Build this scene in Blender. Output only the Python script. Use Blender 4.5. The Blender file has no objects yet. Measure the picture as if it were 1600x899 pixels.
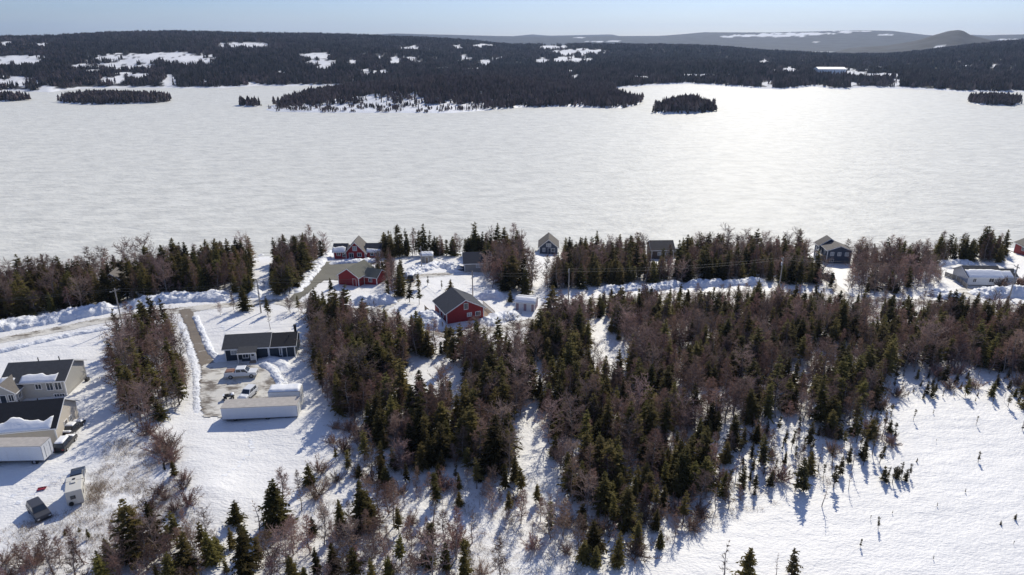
import bpy, bmesh, math, random
import numpy as np
from mathutils import Vector, Matrix
R_ = math.radians
random.seed(7); rng = np.random.default_rng(7)
scene = bpy.context.scene
COL = scene.collection

# ------------------------------------------------------------------ camera, sky, sun, exposure
F_PX, CAM_Z, PITCH = 1067.0, 66.0, R_(19.96)
cam_d = bpy.data.cameras.new('camera'); cam = bpy.data.objects.new('camera', cam_d); COL.objects.link(cam)
cam_d.sensor_width = 36; cam_d.lens = 36*F_PX/1600; cam_d.clip_end = 40000; cam_d.clip_start = 0.5
cam.location = (0, 0, CAM_Z); cam.rotation_euler = (math.pi/2-PITCH, 0, 0)
scene.camera = cam
SUN_AZ, SUN_EL = R_(19.5), R_(35)
world = bpy.data.worlds.new('World'); scene.world = world; world.use_nodes = True
wn, wl = world.node_tree.nodes, world.node_tree.links
bg = wn['Background']; bg.inputs['Strength'].default_value = 0.09
sky = wn.new('ShaderNodeTexSky'); sky.sky_type = 'NISHITA'; sky.sun_disc = False
sky.sun_elevation = SUN_EL; sky.sun_rotation = SUN_AZ; sky.air_density = 1.0; sky.dust_density = 0.5; sky.ozone_density = 2.0
tc = wn.new('ShaderNodeTexCoord'); mp = wn.new('ShaderNodeMapping'); mp.inputs['Scale'].default_value = (1.3, 1.3, 14)
nz = wn.new('ShaderNodeTexNoise'); nz.inputs['Scale'].default_value = 2.2; nz.inputs['Detail'].default_value = 6
rp = wn.new('ShaderNodeValToRGB'); rp.color_ramp.elements[0].position = .35; rp.color_ramp.elements[1].position = .78
rp.color_ramp.elements[1].color = (.34, .34, .34, 1)
mx = wn.new('ShaderNodeMix'); mx.data_type = 'RGBA'; mx.inputs['B'].default_value = (7.6, 8.2, 8.9, 1)
wl.new(tc.outputs['Generated'], mp.inputs['Vector']); wl.new(mp.outputs[0], nz.inputs['Vector'])
wl.new(nz.outputs['Fac'], rp.inputs['Fac']); wl.new(rp.outputs['Color'], mx.inputs['Factor'])
tint = wn.new('ShaderNodeMix'); tint.data_type = 'RGBA'; tint.blend_type = 'MULTIPLY'; tint.inputs['Factor'].default_value = 1; tint.inputs['B'].default_value = (.64, .81, 1.26, 1)   # cool white balance of the whole sky
wl.new(sky.outputs[0], tint.inputs['A']); wl.new(tint.outputs['Result'], mx.inputs['A']); wl.new(mx.outputs['Result'], bg.inputs['Color'])
sun_d = bpy.data.lights.new('sun', 'SUN'); sun_d.energy = 4.6; sun_d.angle = R_(0.5); sun_d.color = (1, .93, .78)
sun = bpy.data.objects.new('sun', sun_d); COL.objects.link(sun)
to_sun = Vector((math.sin(SUN_AZ)*math.cos(SUN_EL), math.cos(SUN_AZ)*math.cos(SUN_EL), math.sin(SUN_EL)))
sun.rotation_euler = to_sun.to_track_quat('Z', 'Y').to_euler(); sun.location = (60, 120, 160)
vs = scene.view_settings; vs.view_transform = 'Standard'; vs.look = 'None'; vs.gamma = 1; vs.exposure = -0.06
scene.cycles.volume_bounces = 0; scene.cycles.max_bounces = 6; scene.cycles.diffuse_bounces = 3

# ------------------------------------------------------------------ noise and projection
def _h(xi, yi, s):
    n = (xi.astype(np.int64)*374761393 + yi.astype(np.int64)*668265263 + s*1442695041) & 0x7fffffff
    n = ((n ^ (n >> 13))*1274126177) & 0x7fffffff
    n = (n ^ (n >> 16)) & 0xffff
    return n/65535.0
def vnoise(x, y, s=0):
    x = np.asarray(x, float); y = np.asarray(y, float)
    xi = np.floor(x); yi = np.floor(y); fx = x-xi; fy = y-yi
    fx = fx*fx*(3-2*fx); fy = fy*fy*(3-2*fy)
    a = _h(xi, yi, s); b = _h(xi+1, yi, s); c = _h(xi, yi+1, s); d = _h(xi+1, yi+1, s)
    return (a*(1-fx)+b*fx)*(1-fy)+(c*(1-fx)+d*fx)*fy
def fbm(x, y, s=0, o=4):
    t = 0; a = .5
    for k in range(o):
        t = t+a*(vnoise(np.asarray(x)*2**k, np.asarray(y)*2**k, s+k)*2-1); a *= .5
    return t
cP, sP = math.cos(PITCH), math.sin(PITCH)
def project(x, y, z):
    zz = z-CAM_Z; dep = y*cP-zz*sP; up = y*sP+zz*cP
    dep = np.maximum(dep, .1)
    return 800+F_PX*x/dep, 449.5-F_PX*up/dep
def ray(px, py):
    u, v = px-800, 449.5-py
    return u, F_PX*cP+v*sP, -F_PX*sP+v*cP
def at_z(px, py, z):
    dx, dy, dz = ray(px, py); t = (z-CAM_Z)/dz
    return dx*t, dy*t
SHORE_PX = [(-400, 470), (-150, 455), (0, 446), (100, 436), (200, 424), (300, 412), (400, 402), (500, 397), (600, 395), (1200, 395), (1300, 392), (1440, 402), (1480, 398), (1600, 387), (1800, 380), (2100, 380)]
_sp = np.array([at_z(px, py, 0) for px, py in SHORE_PX])
def shore_y(x): return np.interp(x, _sp[:, 0], _sp[:, 1])+3*fbm(np.asarray(x)/14., 0*np.asarray(x), 31, 3)
def smooth(t): t = np.clip(t, 0, 1); return t*t*(3-2*t)
MOUNDS = []
def land(x, y):
    x = np.asarray(x, float); y = np.asarray(y, float)
    s = shore_y(x)-y
    z = np.where(s > 0, 5.0*(1-np.exp(-np.maximum(s, 0)/30)), np.maximum(s*.25, -4))
    k = smooth(s/14)
    bog = smooth((x-20)/25)*smooth((100-y)/25)
    z = z+k*(1-.75*bog)*(.75*fbm(x/26., y/26., 3, 3)+.16*fbm(x/4., y/4., 9, 3))
    for mx_, my_, r, h in MOUNDS:
        z = z+h*np.exp(-((x-mx_)**2+(y-my_)**2)/(r*r))
    return z
def ground(px, py):
    z = 4.0
    for _ in range(14):
        x, y = at_z(px, py, z); z = float(land(x, y))
    return x, y, z
for (mpx, mpy, r, h) in [(335, 775, 5, 1.1), (300, 720, 6, .6), (215, 690, 7, .6), (470, 650, 6, .5), (940, 880, 5, .5), (690, 490, 4, .8)]:
    a = at_z(mpx, mpy, 5); MOUNDS.append((a[0], a[1], r, h))

# ------------------------------------------------------------------ materials
MATS = {}
def mat(name, col, rough=.7, var=.12, scale=3.0, bump=0., bscale=None, spec=.3, metal=0., rnd=0.):
    if name in MATS: return MATS[name]
    m = bpy.data.materials.new(name); m.use_nodes = True; MATS[name] = m
    n, l = m.node_tree.nodes, m.node_tree.links; p = n['Principled BSDF']
    p.inputs['Roughness'].default_value = rough; p.inputs['Metallic'].default_value = metal
    p.inputs['Specular IOR Level'].default_value = spec
    t = n.new('ShaderNodeTexCoord'); no = n.new('ShaderNodeTexNoise')
    no.inputs['Scale'].default_value = scale; no.inputs['Detail'].default_value = 5
    l.new(t.outputs['Object'], no.inputs['Vector'])
    r = n.new('ShaderNodeMapRange'); r.inputs['To Min'].default_value = 1-var; r.inputs['To Max'].default_value = 1+var
    l.new(no.outputs['Fac'], r.inputs['Value'])
    h = n.new('ShaderNodeHueSaturation'); h.inputs['Color'].default_value = (*col, 1); l.new(r.outputs[0], h.inputs['Value'])
    if rnd:
        oi = n.new('ShaderNodeObjectInfo'); r2 = n.new('ShaderNodeMapRange')
        r2.inputs['To Min'].default_value = 1-rnd; r2.inputs['To Max'].default_value = 1+rnd
        l.new(oi.outputs['Random'], r2.inputs['Value'])
        mu = n.new('ShaderNodeMath'); mu.operation = 'MULTIPLY'; l.new(r.outputs[0], mu.inputs[0]); l.new(r2.outputs[0], mu.inputs[1])
        l.new(mu.outputs[0], h.inputs['Value'])
        r3 = n.new('ShaderNodeMapRange'); r3.inputs['To Min'].default_value = .485; r3.inputs['To Max'].default_value = .52
        fr = n.new('ShaderNodeMath'); fr.operation = 'FRACT'; mm = n.new('ShaderNodeMath'); mm.operation = 'MULTIPLY'; mm.inputs[1].default_value = 17.3
        l.new(oi.outputs['Random'], mm.inputs[0]); l.new(mm.outputs[0], fr.inputs[0]); l.new(fr.outputs[0], r3.inputs['Value']); l.new(r3.outputs[0], h.inputs['Hue'])
    l.new(h.outputs[0], p.inputs['Base Color'])
    if bump:
        b = n.new('ShaderNodeBump'); b.inputs['Strength'].default_value = bump; b.inputs['Distance'].default_value = .1
        n2 = n.new('ShaderNodeTexNoise'); n2.inputs['Scale'].default_value = bscale or scale*4; n2.inputs['Detail'].default_value = 4
        l.new(t.outputs['Object'], n2.inputs['Vector']); l.new(n2.outputs['Fac'], b.inputs['Height']); l.new(b.outputs[0], p.inputs['Normal'])
    return m
def leafy(name, col, transl, rnd):
    m = mat(name, col, .8, .3, 1.3, rnd=rnd, spec=.15)
    n, l = m.node_tree.nodes, m.node_tree.links; p = n['Principled BSDF']; out = n['Material Output']
    tr = n.new('ShaderNodeBsdfTranslucent'); ms = n.new('ShaderNodeMixShader'); ms.inputs[0].default_value = transl
    src = p.inputs['Base Color'].links[0].from_socket
    l.new(src, tr.inputs['Color']); l.new(p.outputs[0], ms.inputs[1]); l.new(tr.outputs[0], ms.inputs[2]); l.new(ms.outputs[0], out.inputs['Surface'])
    return m
leafy('spruce_needles', (.13, .108, .036), .45, .65)
leafy('bog_needles', (.08, .066, .03), .3, .4)
leafy('larch_twigs', (.22, .14, .115), .38, .6)
leafy('alder_twigs', (.235, .165, .148), .38, .55)
mat('bark', (.09, .072, .06), .9, .3, 4)
mat('grey_bark', (.27, .235, .215), .9, .3, 4)
leafy('far_needles', (.088, .078, .072), .22, .6)
leafy('far_twigs', (.15, .115, .11), .2, .4)
leafy('dead_grass', (.30, .23, .17), .2, .3)
mat('white_trim', (.78, .78, .77), .5, .04); mat('glass', (.035, .045, .06), .08, .1, 1, spec=.6)
mat('glass_pale', (.35, .38, .4), .12, .1, 1, spec=.6)
mat('roof_black', (.028, .028, .031), .85, .25, 2, .4, 20); mat('roof_grey', (.075, .076, .08), .85, .25, 2, .4, 20)
mat('roof_brown', (.13, .115, .10), .85, .25, 2, .4, 20); mat('roof_greenish', (.14, .14, .115), .85, .2, 2, .4, 20)
mat('roof_slate', (.045, .05, .065), .85, .25, 2, .4, 20); mat('roof_taupe', (.16, .145, .13), .85, .25, 2, .4, 20)
mat('siding_grey', (.43, .42, .39), .7, .07, 1.5); mat('siding_beige', (.60, .54, .45), .7, .06, 1.5)
mat('siding_navy', (.022, .036, .055), .6, .15, 1.5); mat('siding_red', (.27, .026, .03), .65, .12, 1.5)
mat('siding_slate', (.075, .09, .125), .65, .12, 1.5); mat('siding_white', (.68, .69, .70), .6, .05, 1.5)
mat('siding_taupe', (.28, .27, .25), .7, .08, 1.5); mat('siding_brown', (.12, .09, .075), .7, .2, 1.5)
mat('siding_orange', (.36, .14, .06), .7, .2, 1.5); mat('siding_mauve', (.34, .25, .27), .7, .12, 1.5)
mat('concrete', (.36, .35, .33), .85, .15, 2); mat('weathered_wood', (.30, .24, .18), .85, .2, 4); mat('pole_wood', (.34, .31, .28), .8, .2, 3)
mat('metal_white', (.66, .68, .71), .45, .06, 1.2, spec=.5); mat('metal_rusty_roof', (.42, .39, .36), .7, .3, 1.5, .2, 6)
mat('metal_dark', (.03, .03, .033), .5, .2); mat('rubber', (.018, .018, .018), .8, .2); mat('chrome', (.5, .5, .52), .25, .05, metal=1)
mat('paint_white', (.72, .73, .74), .25, .03, spec=.5); mat('paint_black', (.02, .02, .024), .25, .1, spec=.5); mat('paint_blue', (.03, .045, .075), .25, .1, spec=.5)
mat('paint_maroon', (.11, .03, .035), .3, .1, spec=.5); mat('paint_cream', (.62, .60, .54), .4, .05, spec=.4); mat('paint_charcoal', (.06, .06, .065), .3, .1, spec=.5)
mat('lamp_lens', (.6, .6, .6), .15, .05, spec=.6); mat('tail_lens', (.3, .02, .02), .2, .05, spec=.6); mat('plastic_red', (.30, .03, .05), .4, .15)
mat('cargo_brown', (.24, .13, .10), .8, .3, 5); mat('wire', (.05, .05, .05), .6, .1); mat('porcelain', (.5, .5, .5), .3, .1)

def snow_mat(name, col, bumps, warm=None, rough=.55, spec=.35, sss=False, patch=None):
    """bumps: list of (scale vec, strength, distance); patch: (colour, scale, lo, hi) of a second surface showing through"""
    m = bpy.data.materials.new(name); m.use_nodes = True; MATS[name] = m
    n, l = m.node_tree.nodes, m.node_tree.links; p = n['Principled BSDF']
    p.inputs['Roughness'].default_value = rough; p.inputs['Specular IOR Level'].default_value = spec
    g = n.new('ShaderNodeNewGeometry')
    prev = None
    for sc, st, di, det in bumps:
        mp = n.new('ShaderNodeMapping'); mp.inputs['Scale'].default_value = sc; mp.inputs['Rotation'].default_value = (0, 0, R_(-12))
        l.new(g.outputs['Position'], mp.inputs['Vector'])
        no = n.new('ShaderNodeTexNoise'); no.inputs['Scale'].default_value = 1; no.inputs['Detail'].default_value = det
        l.new(mp.outputs[0], no.inputs['Vector'])
        b = n.new('ShaderNodeBump'); b.inputs['Strength'].default_value = st; b.inputs['Distance'].default_value = di
        l.new(no.outputs['Fac'], b.inputs['Height'])
        if prev: l.new(prev.outputs[0], b.inputs['Normal'])
        prev = b
    l.new(prev.outputs[0], p.inputs['Normal'])
    c = n.new('ShaderNodeRGB'); c.outputs[0].default_value = (*col, 1); sock = c.outputs[0]
    lo = n.new('ShaderNodeTexNoise'); lo.inputs['Scale'].default_value = .012 if name == 'lake_snow' else .08 if patch is None else .3; lo.inputs['Detail'].default_value = 6
    l.new(g.outputs['Position'], lo.inputs['Vector'])
    r = n.new('ShaderNodeMapRange'); r.inputs['To Min'].default_value = .93; r.inputs['To Max'].default_value = 1.07; l.new(lo.outputs['Fac'], r.inputs['Value'])
    h = n.new('ShaderNodeHueSaturation'); l.new(sock, h.inputs['Color']); l.new(r.outputs[0], h.inputs['Value']); sock = h.outputs[0]
    if patch:
        pc, psc, a, bb, det = patch
        mp = n.new('ShaderNodeMapping'); mp.inputs['Scale'].default_value = psc; mp.inputs['Rotation'].default_value = (0, 0, R_(-12)); l.new(g.outputs['Position'], mp.inputs['Vector'])
        no = n.new('ShaderNodeTexNoise'); no.inputs['Scale'].default_value = 1; no.inputs['Detail'].default_value = det; no.inputs['Roughness'].default_value = .68; l.new(mp.outputs[0], no.inputs['Vector'])
        r2 = n.new('ShaderNodeMapRange'); r2.inputs['From Min'].default_value = a; r2.inputs['From Max'].default_value = bb; l.new(no.outputs['Fac'], r2.inputs['Value'])
        mix = n.new('ShaderNodeMix'); mix.data_type = 'RGBA'; mix.inputs['B'].default_value = (*pc, 1)
        l.new(r2.outputs[0], mix.inputs['Factor']); l.new(sock, mix.inputs['A']); sock = mix.outputs['Result']
    l.new(sock, p.inputs['Base Color'])
    return m
snow_mat('snow', (.80, .795, .785), [((.18, .3, .3), .5, .7, 5), ((.5, .95, .7), .4, .3, 4), ((2.2, 3.2, 2), .8, .14, 5)])
snow_mat('snow_roof', (.82, .83, .85), [((1, 1, 1), .4, .2, 4)])
snow_mat('snow_rough', (.76, .78, .82), [((.9, .9, .9), .8, .5, 5), ((4, 4, 4), .6, .12, 3)], patch=((.36, .33, .30), (.6, .6, .6), .57, .78, 7))
snow_mat('slush_road', (.64, .62, .57), [((.7, .7, .7), .5, .2, 5)], rough=.7, patch=((.17, .145, .12), (.22, .4, .3), .47, .6, 6))
snow_mat('bare_gravel', (.20, .17, .14), [((1.5, 1.5, 1.5), .5, .1, 5)], rough=.85, patch=((.6, .58, .54), (.25, .35, .3), .58, .72, 6))
snow_mat('asphalt_drive', (.155, .15, .125), [((1.5, 1.5, 1.5), .3, .1, 5)], rough=.85)
snow_mat('lake_snow', (.74, .735, .675), [((.045, .075, .1), .5, 1.2, 6), ((.28, .45, .5), .8, .6, 6)], rough=.46, spec=.036, patch=((.57, .57, .53), (.09, .15, .1), .42, .66, 10))

# ------------------------------------------------------------------ mesh helpers
def np_mesh(name, v, f, smooth_=False):
    me = bpy.data.meshes.new(name); v = np.asarray(v, np.float32); f = np.asarray(f, np.int32)
    me.vertices.add(len(v)); me.vertices.foreach_set('co', v.ravel())
    k = f.shape[1]; me.loops.add(f.size); me.loops.foreach_set('vertex_index', f.ravel())
    me.polygons.add(len(f)); me.polygons.foreach_set('loop_start', np.arange(0, f.size, k, dtype=np.int32))
    me.polygons.foreach_set('loop_total', np.full(len(f), k, np.int32))
    if smooth_: me.polygons.foreach_set('use_smooth', np.ones(len(f), bool))
    me.update(calc_edges=True); return me
def grid_faces(nx, ny):
    i = np.arange(nx-1)[None, :]; j = np.arange(ny-1)[:, None]; a = j*nx+i
    return np.stack([a, a+1, a+nx+1, a+nx], -1).reshape(-1, 4)
def link(name, me, m=None, parent=None):
    o = bpy.data.objects.new(name, me); COL.objects.link(o)
    if m is not None and len(me.materials) == 0: me.materials.append(MATS[m])
    if parent: o.parent = parent
    return o
def tag(o, label, cat=None, group=None, kind=None):
    o['label'] = label
    if cat: o['category'] = cat
    if group: o['group'] = group
    if kind: o['kind'] = kind
    return o
def empty(name, loc, rz, label, cat, group=None):
    o = bpy.data.objects.new(name, None); COL.objects.link(o); o.location = loc; o.rotation_euler = (0, 0, R_(rz)); o.empty_display_size = .5
    return tag(o, label, cat, group)
class MB:
    def __init__(s): s.v = []; s.f = []
    def add(s, v, f):
        n = len(s.v); s.v += [tuple(p) for p in v]; s.f += [tuple(i+n for i in q) for q in f]; return s
    def box(s, x0, x1, y0, y1, z0, z1):
        return s.add([(x0, y0, z0), (x1, y0, z0), (x1, y1, z0), (x0, y1, z0), (x0, y0, z1), (x1, y0, z1), (x1, y1, z1), (x0, y1, z1)],
                     [(0, 3, 2, 1), (4, 5, 6, 7), (0, 1, 5, 4), (1, 2, 6, 5), (2, 3, 7, 6), (3, 0, 4, 7)])
    def prism(s, poly, axis, a, b):
        n = len(poly)
        f3 = (lambda p, t: (t, p[0], p[1])) if axis == 'x' else (lambda p, t: (p[0], t, p[1])) if axis == 'y' else (lambda p, t: (p[0], p[1], t))
        v = [f3(p, a) for p in poly]+[f3(p, b) for p in poly]
        return s.add(v, [tuple(range(n-1, -1, -1)), tuple(range(n, 2*n))]+[(i, (i+1) % n, n+(i+1) % n, n+i) for i in range(n)])
    def tube(s, p0, p1, r0, r1=None, n=8):
        r1 = r0 if r1 is None else r1; p0 = Vector(p0); p1 = Vector(p1); d = (p1-p0).normalized()
        a = d.orthogonal().normalized(); b = d.cross(a); v = []
        for p, r in ((p0, r0), (p1, r1)):
            for k in range(n):
                t = 2*math.pi*k/n; v.append(p+a*(r*math.cos(t))+b*(r*math.sin(t)))
        return s.add(v, [tuple(range(n-1, -1, -1)), tuple(range(n, 2*n))]+[(i, (i+1) % n, n+(i+1) % n, n+i) for i in range(n)])
    def build(s, name, m, parent=None, bevel=0, smooth_=False):
        me = bpy.data.meshes.new(name); me.from_pydata(s.v, [], s.f); bm = bmesh.new(); bm.from_mesh(me)
        bmesh.ops.recalc_face_normals(bm, faces=bm.faces)
        if bevel: bmesh.ops.bevel(bm, geom=list(bm.edges), offset=bevel, segments=2, affect='EDGES', profile=.6)
        bm.to_mesh(me); bm.free()
        if smooth_:
            for p in me.polygons: p.use_smooth = True
        return link(name, me, m, parent)
def in_poly(px, py, poly):
    px = np.asarray(px); py = np.asarray(py); ins = np.zeros(px.shape, bool); n = len(poly)
    for i in range(n):
        x0, y0 = poly[i]; x1, y1 = poly[(i+1) % n]
        c = ((y0 > py) != (y1 > py)) & (px < (x1-x0)*(py-y0)/((y1-y0) or 1e-9)+x0)
        ins ^= c
    return ins
def resample(pts, step):
    p = np.array(pts, float); d = np.r_[0, np.cumsum(np.hypot(*np.diff(p, axis=0).T))]
    t = np.arange(0, d[-1]+step*.5, step); return np.stack([np.interp(t, d, p[:, 0]), np.interp(t, d, p[:, 1])], 1)

# ------------------------------------------------------------------ the ground, lake, far land
xs = np.concatenate([np.linspace(-900, -200, 36)[:-1], np.arange(-200, 200.1, .65), np.linspace(200, 900, 36)[1:]])
ys = np.concatenate([np.linspace(-300, 35, 30)[:-1], np.arange(35, 228, .65), np.linspace(228, 330, 14)[1:]])
GX, GY = np.meshgrid(xs, ys)
GZ = land(GX, GY)
me = np_mesh('snowy_ground', np.stack([GX, GY, GZ], -1).reshape(-1, 3), grid_faces(len(xs), len(ys)), True)
tag(link('snowy_ground', me, 'snow'), 'snow covered ground of the near shore', None, None, 'structure')
lx = np.array([-9000, -3000, -900, 0, 900, 3000, 9000.]); ly = np.array([-20, 300, 700, 1500, 3500.])
LX, LY = np.meshgrid(lx, ly)
tag(link('frozen_lake', np_mesh('frozen_lake', np.stack([LX, LY, 0*LX], -1).reshape(-1, 3), grid_faces(7, 5)), 'lake_snow'), 'wind crusted snow on the frozen lake', None, None, 'structure')

# far land: real hills at real distances
def az_of(px): return math.atan((px-800)/(F_PX*cP+387.5*sP))
def d_of(py, z=0): return (CAM_Z-z)/math.tan(PITCH-math.atan((449.5-py)/F_PX))
def z_of(py, d): return CAM_Z+d*math.tan(math.atan((449.5-py)/F_PX)-PITCH)
def interp_px(tab):
    a = np.array([az_of(p) for p, _ in tab]); b = np.array([v for _, v in tab]); return lambda az: np.interp(az, a, b)
shore_d = interp_px([(p, d_of(y)/math.cos(az_of(p))) for p, y in [(-900, 150), (-300, 146), (0, 143), (60, 144), (110, 138), (200, 137), (300, 139), (400, 135), (530, 134), (620, 131), (700, 130), (960, 138), (1075, 131.5), (1100, 132), (1170, 137), (1230, 141), (1280, 135), (1330, 141), (1360, 137), (1480, 141), (1520, 144), (1600, 145), (2000, 146), (2600, 150)]])
D1, D2, D3, D4 = 2700., 7600., 3900., 10000.
TREE = 9
r1 = interp_px([(p, max(z_of(y, D1*math.cos(az_of(p)))-TREE, 4)) for p, y in [(-900, 56), (-200, 57), (0, 56), (90, 55), (150, 51), (200, 49), (280, 48), (400, 51), (500, 52), (560, 54), (640, 57), (700, 60), (740, 63), (800, 69), (900, 68), (1050, 69), (1130, 72), (1180, 77), (1260, 81), (1330, 84), (1400, 83), (1450, 78), (1520, 69), (1600, 61), (1800, 55), (2600, 54)]])
r2 = interp_px([(p, z_of(y, D2*math.cos(az_of(p)))) for p, y in [(-900, 66), (400, 64), (520, 57), (620, 53), (660, 54), (760, 56), (860, 57), (1030, 56), (1075, 53), (1100, 51), (1200, 51), (1290, 48.5), (1330, 47.5), (1390, 48.5), (1450, 55), (1500, 57), (1560, 55), (1600, 54), (1900, 50), (2600, 54)]])
r3 = interp_px([(p, max(z_of(y, D3*math.cos(az_of(p))), 2)) for p, y in [(-900, 110), (1240, 100), (1300, 84), (1330, 75), (1390, 71), (1430, 64), (1462, 54), (1480, 49), (1495, 47.5), (1503, 49), (1515, 55), (1545, 62), (1590, 67), (1700, 80), (2600, 100)]])
r4 = interp_px([(p, z_of(y, D4*math.cos(az_of(p)))) for p, y in [(-900, 58), (200, 56), (255, 50), (275, 47), (300, 49), (330, 56), (600, 56), (800, 57), (830, 54), (860, 56), (955, 54), (970, 57), (1400, 58), (1500, 54), (1560, 56), (2600, 55)]])
def far(x, y):
    x = np.asarray(x, float); y = np.asarray(y, float)
    az = np.arctan2(x, y); d = np.hypot(x, y); ds = shore_d(az)+22*fbm(az*60, d*0, 5, 3)
    t = (d-ds)
    h1 = r1(az); ramp = smooth(t/(D1-ds))
    a = np.where(d < D1, 2.5*smooth(t/40)+h1*(.35*np.clip(t/(D1-ds), 0, 1)+.65*ramp), h1*np.exp(-((d-D1)/900)**2))
    a = a+smooth(t/300)*smooth((D1-200-d)/600)*(22*fbm(x/420, y/420, 11, 4)+4)
    b = r2(az)*np.exp(-((d-D2)/1500)**2)*(1+.05*fbm(x/500, y/500, 21, 4))
    c = r3(az)*np.exp(-((d-D3)/420)**2)*(1+.05*fbm(x/200, y/200, 23, 3))
    e = r4(az)*np.exp(-((d-D4)/1500)**2)
    h = np.maximum(np.maximum(a, b), np.maximum(c, e))
    return np.where(t < 0, np.maximum(-6., t*.12), np.maximum(h, .3))
# snow clearings of the far shore: (px, py, half width, half height)
CLEAR = [(235, 92, 90, 7), (300, 94, 38, 8), (190, 103, 50, 4), (260, 88, 60, 4), (30, 95, 48, 9), (20, 127, 40, 8), (75, 138, 18, 5), (265, 128, 13, 9), (205, 119, 28, 4), (175, 126, 22, 5), (380, 71, 45, 3), (352, 70, 12, 2), (395, 73, 25, 2), (492, 88, 24, 5), (500, 97, 30, 5), (505, 106, 12, 3), (575, 115, 13, 4), (600, 113, 7, 3), (592, 89, 5, 3), (616, 97, 10, 8), (632, 76, 20, 2.5), (650, 74, 8, 2), (715, 73, 8, 2.2), (755, 72, 22, 2), (728, 91, 10, 4), (756, 99, 12, 3.5), (780, 92, 12, 2), (900, 82, 52, 5), (892, 94, 34, 5), (870, 74, 32, 2), (850, 95, 14, 3), (1004, 122, 14, 2.2), (890, 112, 8, 2.5), (900, 121, 10, 3), (1090, 118, 55, 1.6), (1225, 110, 24, 3.5), (1320, 113, 48, 5), (1365, 117, 42, 3), (1370, 107, 10, 2), (1200, 131, 12, 4), (1275, 137, 22, 3.5), (1193, 98, 10, 3), (438, 114, 8, 2), (703, 122, 3, 2), (1400, 131, 10, 2), (145, 112, 14, 3), (395, 132, 10, 3), (550, 98, 10, 3), (640, 92, 12, 3), (655, 97, 8, 2), (690, 107, 14, 1.6), (740, 108, 18, 1.4), (1510, 103, 8, 1.6), (1555, 102, 6, 1.5), (1545, 122, 8, 1.6), (1440, 103, 5, 1.5), (1395, 126, 20, 1.8), (60, 70, 16, 2), (10, 69, 14, 2.5), (130, 104, 20, 3), (320, 128, 8, 3), (470, 137, 10, 2), (1130, 137, 8, 2), (940, 141, 14, 2), (1020, 134, 8, 2), (1330, 131, 14, 2)]
CLEAR = [(a, b, c, d*1.45 if d < 4.1 else d*1.1) for a, b, c, d in CLEAR]
RIDGE_SNOW = [(1180, 56, 52, 1.8), (1250, 53, 55, 2), (1225, 56, 40, 2.2), (1140, 57.5, 16, 1.2), (1320, 51, 14, 1), (1384, 55, 13, 1.3), (1275, 66, 5, 1), (1330, 49, 30, .8), (930, 65, 14, 1), (960, 64.5, 12, .9), (905, 59, 10, .8), (1467, 73, 9, 1.2), (1580, 62, 18, 1.2)]
def clear_mask(px, py, tab, soft=.35):
    m = np.zeros(np.shape(px)); n = fbm(np.asarray(px)/7., np.asarray(py)/2.2, 77, 4)*1.7
    for cx, cy, rx, ry in tab:
        q = ((px-cx)/rx)**2+((py-cy)/ry)**2
        m = np.maximum(m, np.clip((1-q+n)/soft, 0, 1))
    return m
na = 800; azs = np.linspace(R_(-62), R_(62), na)
ds_ = np.concatenate([np.linspace(640, 1500, 90), np.geomspace(1510, 11800, 170)])
AZ, DD = np.meshgrid(azs, ds_); FX = np.sin(AZ)*DD; FY = np.cos(AZ)*DD; FZ = far(FX, FY)
fme = np_mesh('far_hills', np.stack([FX, FY, FZ], -1).reshape(-1, 3), grid_faces(na, len(ds_)), True)
fpx, fpy = project(FX, FY, FZ)
msk = np.where(DD < 3300, clear_mask(fpx, fpy, CLEAR), clear_mask(fpx, fpy, RIDGE_SNOW))
msk = np.maximum(msk, (FZ < 1.6)*1.0)
at = fme.attributes.new('clearing', 'FLOAT', 'POINT'); at.data.foreach_set('value', msk.ravel().astype(np.float32))
m = bpy.data.materials.new('hill_cover'); m.use_nodes = True; MATS['hill_cover'] = m
n, l = m.node_tree.nodes, m.node_tree.links; p = n['Principled BSDF']; p.inputs['Roughness'].default_value = .9; p.inputs['Specular IOR Level'].default_value = .1
g = n.new('ShaderNodeNewGeometry'); a1 = n.new('ShaderNodeAttribute'); a1.attribute_name = 'clearing'
no = n.new('ShaderNodeTexNoise'); no.inputs['Scale'].default_value = .012; no.inputs['Detail'].default_value = 8; l.new(g.outputs['Position'], no.inputs['Vector'])
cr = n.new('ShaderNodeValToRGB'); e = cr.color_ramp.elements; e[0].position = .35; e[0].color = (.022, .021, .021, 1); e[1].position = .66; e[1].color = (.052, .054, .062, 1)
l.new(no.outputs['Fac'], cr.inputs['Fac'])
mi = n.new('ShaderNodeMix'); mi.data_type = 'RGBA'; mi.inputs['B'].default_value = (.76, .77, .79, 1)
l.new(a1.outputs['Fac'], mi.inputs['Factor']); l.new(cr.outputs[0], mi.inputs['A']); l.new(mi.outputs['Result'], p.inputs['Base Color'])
bp = n.new('ShaderNodeBump'); bp.inputs['Strength'].default_value = .8; bp.inputs['Distance'].default_value = 8; l.new(no.outputs['Fac'], bp.inputs['Height']); l.new(bp.outputs[0], p.inputs['Normal'])
tag(link('far_hills', fme, 'hill_cover'), 'wooded hills beyond the frozen lake with snowy clearings', None, None, 'structure')
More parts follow.
